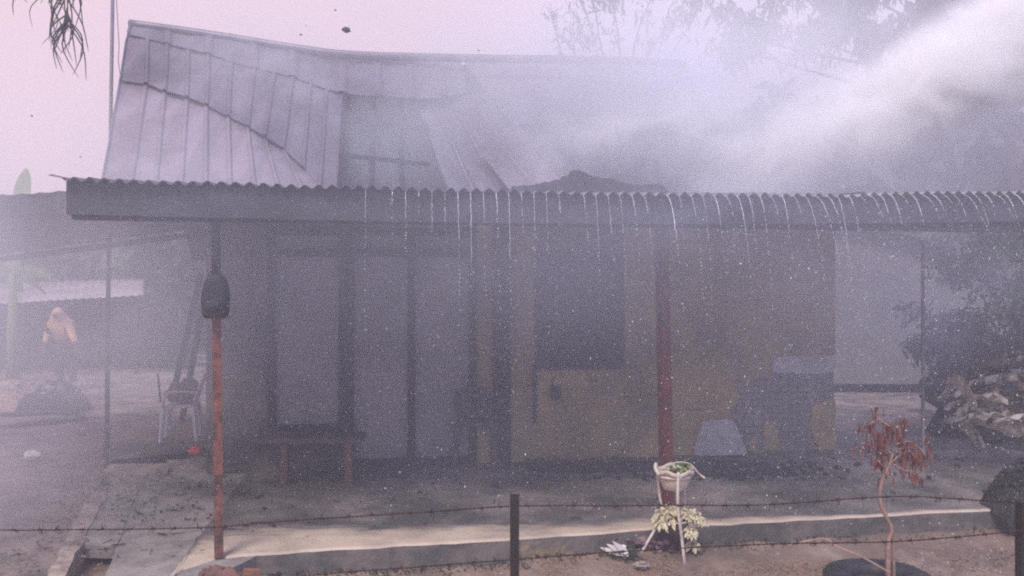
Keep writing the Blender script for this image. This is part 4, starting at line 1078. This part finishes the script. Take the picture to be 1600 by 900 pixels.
for (x, y, d, n_, r, lb) in ((1575, 520, 10.5, 10, 1.0, 'dark bushy mass right of the veranda behind the dry leaves'), (1600, 500, 11, 8, 1.1, 'dark bush under the green shrub tree at the right edge')):
    cl = []
    c = W(x, y, d)
    for i in range(n_): cl.append((c.x + random.gauss(0, .5), c.y + random.gauss(0, .4), max(.4, c.z + random.gauss(-.3, .4)), r * rnd(.4, .7)))
    b = tree(Vector((c.x, c.y, 0)), 1.6, 1, cl, 1500, lb, M['deep_leaf'], 'bush', lsize=.13, hang=.3, tr=.05); b.name = 'bush'; b['group'] = 'bushes beyond the veranda'

tl_ = MB()
for i in range(14000):
    px = rnd(-300, 2000); d = rnd(21, 27)
    top = 4.3 + .4 * nz3((px * .01, 1, 0), 1) if px < 800 else 4.0 + min(1, (px - 800) / 450) * 3.3 + .9 * nz3((px * .008, 5, 0), 1) + .5 * nz3((px * .03, 8, 0), 1)
    z = top * (1 - random.random() ** 1.3) ; p = Vector(((px - 800) / F * d, d, max(.1, z)))
    tl_.leaf(p, (rnd(-1, 1), rnd(-1, 1), rnd(-1, .6)), Vector((rnd(-1, 1), -1, rnd(-.2, 1))), rnd(.5, 1.3), rnd(.25, .55), .3, 2)
tl_.build('far_wood', M['dark_leaf'], kind='stuff')
def banana(base, hgt, lv, label):
    t = thing('banana_plant', base, label, 'banana plant', 'banana plants'); base = Vector(base)
    MB().tube([base, base + Z * hgt * .5, base + Z * hgt], [.13, .1, .06], 8).build('stem', M['green_leaf'], t, smooth=True)
    for (an, L, droop, upv) in lv:
        d = Vector((math.cos(an), math.sin(an) * .5, upv)).normalized(); s = MB(); seg = 10; p0 = base + Z * hgt * .95
        sdv = d.cross(Vector((0, 1, .1))).normalized(); P = []
        for i in range(seg + 1):
            q = i / seg; c = p0 + d * L * q - Z * droop * L * q * q; ww = L * .16 * math.sin(math.pi * (.06 + .92 * q)) ** .6
            P.append(c); s.v += [c - sdv * ww - Z * .05 * ww, c + Z * .02, c + sdv * ww - Z * .05 * ww]
        for i in range(seg):
            for k in range(2): a = 3 * i + k; s.f.append((a, a + 1, a + 4, a + 3))
        s.build('leaf', M['banana'], t, smooth=True)
b = W(28, 300, 17); banana(Vector((b.x, 17, .1)), 3.7, [(1.5, 1.2, .1, 2.5), (2.4, .8, .5, .8), (.5, .7, .5, .9), (-.3, .8, .6, .6), (3.4, 1.0, .6, .5)], 'banana plant showing one upright leaf above the lean-to')
b = W(20, 430, 15); banana(Vector((b.x, 15, .1)), 2.2, [(.2, 1.0, .6, .7), (2.9, 1.1, .6, .6), (.8, .9, .6, .5), (-.4, .8, .7, .3), (2.2, .8, .3, 1.2)], 'banana plant below the lean-to roof at the far left')
b = W(802, 92, 18); banana(Vector((b.x, 18, .1)), 6.6, [(1.9, 1.0, .3, 1.6), (.6, 1.0, .3, 1.2), (1.2, 1.0, .2, 2.0), (2.6, .9, .5, .9)], 'tall banana plant just showing over the middle of the ridge')

# dry banana leaves heap, right
db = thing('dry_leaf_heap', G(1540, 700, .2), 'heap of torn dry brown banana leaves right of the veranda', 'leaf heap')
for i in range(44):
    x0, y0 = rnd(1458, 1590), rnd(568, 650); x1, y1 = x0 + rnd(40, 130), y0 + rnd(-35, 50); d = rnd(7.3, 8.0); s = MB(); seg = 9; N2 = 5
    a, b = W(x0, y0, d), W(x1, y1, d + rnd(-.4, .4)); wdt = rnd(.025, .085); sdv = Vector((rnd(-.2, .2), -.5, 1)).normalized()
    for q in range(seg + 1):
        c = a.lerp(b, q / seg) - Z * .12 * (q / seg - .5) ** 2 * 4 + Z * .03 * nz3((q, i, 0), 1)
        for k in range(N2):
            f = (k / (N2 - 1) - .5) * 2; ww = wdt * math.sin(math.pi * (.1 + .85 * q / seg)) ** .7
            s.v.append(c + sdv * ww * f - Vector((0, 1, 0)) * .09 * (1 - f * f) + Vector((0, .07, .06)) * nz3((q * 1.3, k * 1.7, i), 1) + Z * -.05 * abs(f))
    for q in range(seg):
        for k in range(N2 - 1):
            if random.random() < .14: continue
            aa = q * N2 + k; s.f.append((aa, aa + 1, aa + N2 + 1, aa + N2))
    s.build('leaf', M['dry_leaf'] if i % 3 else M['dry_dark'], db)
mb = MB(); c = G(1560, 690, .2)
mb.blob(c + Vector((.15, .35, .32)), (.75, .3, .45), 3, .4, 2, 4, flat=.1); mb.build('shade_core', M['char'], db)  # black core stands in for shade in the gaps between leaves

# ------------------------------------------------------------------ neighbour shed and person
sh = thing('shed', W(60, 520, 16.5), 'low open shed with pale corrugated roof beyond the yard', 'shed')
s = MB(); a, b = W(-250, 489, 16), W(225, 461, 16); c_, d_ = W(-250, 448, 18), W(225, 436, 18); N = 150
for j in range(4):
    for i in range(N + 1):
        p = a.lerp(b, i / N).lerp(c_.lerp(d_, i / N), j / 3); s.v.append(p + Z * .012 * math.cos(i * math.pi * .5))
for j in range(3):
    for i in range(N): q = j * (N + 1) + i; s.f.append((q, q + 1, q + N + 2, q + N + 1))
s.build('roof', M['shed_roof'], sh, smooth=True, solid=.004)
MB().box((-10.2, 17.6, .95), (5.6, .12, 1.9)).build('wall', M['shed_wall'], sh)
for x in (-10.4, -7.9): MB().tube([(x, 16.15, .1), (x, 16.15, 1.68 + (x + 10) * .06)], .05, 6).build('post', M['dark_wood'], sh)

nh = thing('neighbour_house', W(1400, 560, 15), 'hazy grey house with sloping roofline beyond the open veranda end', 'house')
q = [W(1240, 330, 15), W(1440, 378, 15), W(1640, 468, 15), W(1640, 600, 15), W(1240, 600, 15)]
s = MB(); n5 = len(q); s.v += [Vector(p) for p in q] + [Vector(p) + Vector((0, 3, 0)) for p in q]
s.f += [(4, 3, 2, 1, 0), (5, 6, 7, 8, 9)] + [(i, (i + 1) % 5, 5 + (i + 1) % 5, 5 + i) for i in range(5)]
s.build('wall', M['nh_wall'], nh, recalc=True)
s = MB(); e0, e1, e2 = W(1225, 322, 14.7), W(1440, 373, 14.7), W(1665, 474, 14.7); D_ = Vector((0, 3.6, 0))
s.add([e0 + Z * .03, e1 + Z * .03, e2 + Z * .03, e0 + Z * .03 + D_, e1 + Z * .03 + D_, e2 + Z * .03 + D_], [(0, 1, 4, 3), (1, 2, 5, 4)]).build('roof', M['zinc'], nh, solid=.05)

def person():
    base = Vector((W(103, 620, 13.6).x, 13.6, .17))
    p = thing('person', base, 'person in apricot hooded top and dark trousers stooping in the smoky yard', 'person')
    def skin(name, chain, m, parent, sub=1):
        V_, E_, R_s = [], [], []
        idx = {}
        def vid(co):
            k = tuple(round(x, 4) for x in co[:3])
            if k not in idx: idx[k] = len(V_); V_.append(k); R_s.append(co[3])
            return idx[k]
        for ch in chain:
            for a, b in zip(ch, ch[1:]): E_.append((vid(a), vid(b)))
        me = bpy.data.meshes.new(name); me.from_pydata(V_, E_, []); o = bpy.data.objects.new(name, me); COL.objects.link(o); o.parent = parent
        me.materials.append(m); bm = bmesh.new(); bm.from_mesh(me); ly = bm.verts.layers.skin.verify()
        for i, v in enumerate(bm.verts):
            r = R_s[i]; v[ly].radius = r if isinstance(r, tuple) else (r, r); v[ly].use_root = (i == 0)
        bm.to_mesh(me); bm.free()
        o.modifiers.new('skin', 'SKIN').use_smooth_shade = True; sb_ = o.modifiers.new('sub', 'SUBSURF'); sb_.levels = sub; sb_.render_levels = sub
        return o
    # x right, -y towards the viewer; turned left and stooping
    pel = (0, 0, .86, (.15, .11)); wst = (-.02, -.02, 1.02, (.14, .1)); chs = (-.03, -.08, 1.14, (.17, .12)); nk0 = (-.04, -.14, 1.25, (.1, .09)); nk = (-.03, -.2, 1.31, .055); hd = (-.01, -.25, 1.37, (.08, .095)); hd2 = (0, -.27, 1.42, (.07, .08))
    body = [[pel, wst, chs, nk0, nk, hd, hd2]]
    for sx in (-1, 1):
        sh_ = (-.03 + sx * .14, -.12, 1.19, .06); el = (-.02 + sx * .215, -.15, 1.0, .042); wr = (sx * .235 + (.09 if sx > 0 else 0), -.24, .80, .03); pm_ = (wr[0], wr[1] - .03, wr[2] - .06, .03)
        body.append([chs, sh_, el, wr, pm_])
        for f in range(4): body.append([pm_, (pm_[0] + sx * (-.027 + f * .018), pm_[1] - .012, pm_[2] - .055, .009), (pm_[0] + sx * (-.027 + f * .018), pm_[1] - .03, pm_[2] - .095 + .006 * abs(f - 1.5), .008)])
        body.append([pm_, (pm_[0] - sx * .04, pm_[1] - .03, pm_[2] - .02, .010), (pm_[0] - sx * .045, pm_[1] - .05, pm_[2] - .05, .009)])
        hp = (sx * .09, 0, .80, .09); kn = (sx * .11, -.06 if sx > 0 else -.02, .46, .06); ak = (sx * .12, .04 if sx > 0 else .08, .08, .04); to = (sx * .13, -.1 if sx > 0 else -.06, .03, .035)
        body.append([pel, hp, kn, ak, to])
    skin('body', body, M['skin'], p)
    shirt = [[(0, .0, .88, (.185, .14)), (-.01, -.02, 1.0, (.20, .15)), (-.03, -.08, 1.16, (.215, .16)), (-.04, -.15, 1.28, (.175, .14)), (-.02, -.21, 1.37, (.125, .12)), (0, -.235, 1.44, (.085, .10)), (.02, -.23, 1.49, (.04, .05))]]
    for sx in (-1, 1): shirt.append([(-.03, -.08, 1.16, (.215, .16)), (-.03 + sx * .15, -.12, 1.17, .095), (-.02 + sx * .215, -.15, 1.02, .07), (sx * .23 + (.07 if sx > 0 else 0), -.22, .86, .05)])
    skin('hooded_top', shirt, M['shirt'], p)
    tr_ = [[(0, 0, .92, (.16, .12)), (0, 0, .84, (.165, .125))]]
    for sx in (-1, 1): tr_.append([(0, 0, .84, (.165, .125)), (sx * .095, 0, .74, .115), (sx * .115, -.055 if sx > 0 else -.015, .46, .085), (sx * .125, .04 if sx > 0 else .08, .1, .065)])
    skin('trousers', tr_, M['trousers'], p)
    for sx in (-1, 1): MB().blob(base + Vector((sx * .13, -.04 if sx > 0 else 0, .035)), (.05, .13, .045), 2, .05, 1, 2).build('shoe', M['black_rubber'], p, smooth=True)
person()

# ------------------------------------------------------------------ haze and smoke
def vol(name, dens, color, aniso=.0):
    m = bpy.data.materials.new(name); m.use_nodes = True; t = m.node_tree
    for n in list(t.nodes): t.nodes.remove(n)
    out = t.nodes.new("ShaderNodeOutputMaterial"); pv = t.nodes.new("ShaderNodeVolumePrincipled")
    pv.inputs['Color'].default_value = (*color, 1); pv.inputs['Density'].default_value = dens; pv.inputs['Anisotropy'].default_value = aniso
    t.links.new(pv.outputs[0], out.inputs['Volume']); return m, t, pv
hm, _, _ = vol('haze_air', .013, (.92, .93, .99))
hz = MB(); hz.box((0, 10, 5.5), (70, 40, 13.2)); hz.build('haze', hm, kind='stuff')
def smoke(name, c, rad, dens, color=(.95, .93, .97), nscale=.8, lo=.42, hi=.75, rot=(0, 0, 0), aniso=.2, power=1.0, det=4, dist=.6, step=1.0):
    m, t, pv = vol(name + '_volume', 1, color, aniso); m.cycles.volume_step_rate = step
    tc = t.nodes.new("ShaderNodeTexCoord"); ln = t.nodes.new("ShaderNodeVectorMath"); ln.operation = 'LENGTH'
    t.links.new(tc.outputs['Object'], ln.inputs[0])
    fo = t.nodes.new("ShaderNodeMapRange"); fo.interpolation_type = 'SMOOTHSTEP'; fo.inputs[1].default_value = 1.0; fo.inputs[2].default_value = .15; fo.inputs[3].default_value = 0; fo.inputs[4].default_value = 1
    t.links.new(ln.outputs['Value'], fo.inputs[0])
    geo = t.nodes.new("ShaderNodeNewGeometry"); nn = t.nodes.new("ShaderNodeTexNoise"); nn.inputs['Scale'].default_value = nscale; nn.inputs['Detail'].default_value = det; nn.inputs['Distortion'].default_value = dist
    t.links.new(geo.outputs['Position'], nn.inputs['Vector'])
    mr = t.nodes.new("ShaderNodeMapRange"); mr.inputs[1].default_value = lo; mr.inputs[2].default_value = hi; mr.inputs[3].default_value = 0; mr.inputs[4].default_value = 1
    t.links.new(nn.outputs['Fac'], mr.inputs[0])
    mu = t.nodes.new("ShaderNodeMath"); mu.operation = 'MULTIPLY'; t.links.new(fo.outputs[0], mu.inputs[0]); t.links.new(mr.outputs[0], mu.inputs[1])
    m2 = t.nodes.new("ShaderNodeMath"); m2.operation = 'MULTIPLY'; m2.inputs[1].default_value = dens; t.links.new(mu.outputs[0], m2.inputs[0])
    t.links.new(m2.outputs[0], pv.inputs['Density'])
    s = MB().blob((0, 0, 0), 1.0, 3, 0, 1)
    o = s.build(name, m, kind='stuff'); o.location = c; o.scale = rad; o.rotation_euler = rot
    return o
SMOKE = True
if SMOKE:
    smoke('smoke', W(1430, 150, 7.4), (3.5, .8, .62), 6.0, (.999, .997, .9999), 1.4, .40, .60, (0, R(-25), 0), .0, det=6, dist=1.2, step=.35)
    smoke('smoke', W(1660, 25, 7.2), (2.6, .7, .75), 14.0, (.999, .997, .9998), 2.4, .42, .62, (0, R(-28), 0), .0, det=9, dist=.9, step=.15)
    smoke('smoke', W(1450, 135, 6.9), (2.6, .7, .62), 8.0, (.999, .998, .9999), 1.9, .44, .66, (0, R(-27), 0), .0, det=8, dist=1.0, step=.2)
    smoke('smoke', W(1040, 215, 7.3), (2.0, .6, .55), 3.0, (.975, .975, .9995), 1.5, .42, .66, (0, R(-8), 0), .0, det=7, dist=1.2, step=.4)
    smoke('smoke', Vector((3.1, 8.7, 4.2)), (5.0, 2.2, 1.9), 1.25, (.95, .955, .999), .6, .25, .65, aniso=.0)
    smoke('smoke', Vector((.9, 7.9, 4.0)), (3.0, 1.0, 1.2), 1.1, (.94, .945, .999), .9, .35, .65, aniso=.0)
    smoke('smoke', Vector((-1.2, 8.4, 4.1)), (5.0, 2.0, 1.9), .70, (.93, .94, .999), .8, .33, .7, aniso=.0)
    smoke('smoke', rp(600, 235, -.1), (1.1, .7, .7), .9, (.88, .92, 1.0), .9, .15, .7, aniso=.0)
    smoke('smoke', Vector((.2, 7.2, 1.3)), (5.6, 2.2, 1.8), .26, (.84, .865, 1.0), .6, .15, .7, aniso=.0)
    smoke('water_mist', Vector((.3, 4.9, 2.45)), (5.8, 1.25, 1.2), .29, (.84, .87, 1.0), .7, .05, .75, aniso=.0)
    smoke('smoke', Vector((-4.1, 5.6, 2.1)), (2.9, 2.2, 1.9), .95, (.965, .95, .999), .6, .15, .7, aniso=.0)
    smoke('smoke', Vector((-4.2, 5.6, .5)), (2.2, 1.6, .7), .6, (.98, .95, .985), .8, .2, .7, aniso=.0)
    smoke('smoke', W(140, 610, 11.5), (1.3, .9, .45), .9, (.98, .955, .99), 1.0, .35, .7)
    smoke('water_mist', W(1290, 370, 6.4), (2.4, .7, .9), 1.05, (.89, .905, 1.0), .8, .3, .75)
    smoke('smoke', W(1510, 490, 8.3), (1.5, .6, .9), .6, (.90, .92, 1.0), .8, .2, .7)
    smoke('smoke', W(1400, 460, 8.2), (1.7, .8, 1.3), .8, (.93, .94, 1.0), .8, .2, .7)
    smoke('smoke', W(430, 470, 6.4), (1.9, .6, 1.3), .62, (.80, .84, 1.0), .9, .25, .7)
    smoke('water_mist', W(1120, 345, 5.6), (1.2, .5, .45), 1.1, (.82, .86, 1.0), 1.1, .3, .7)
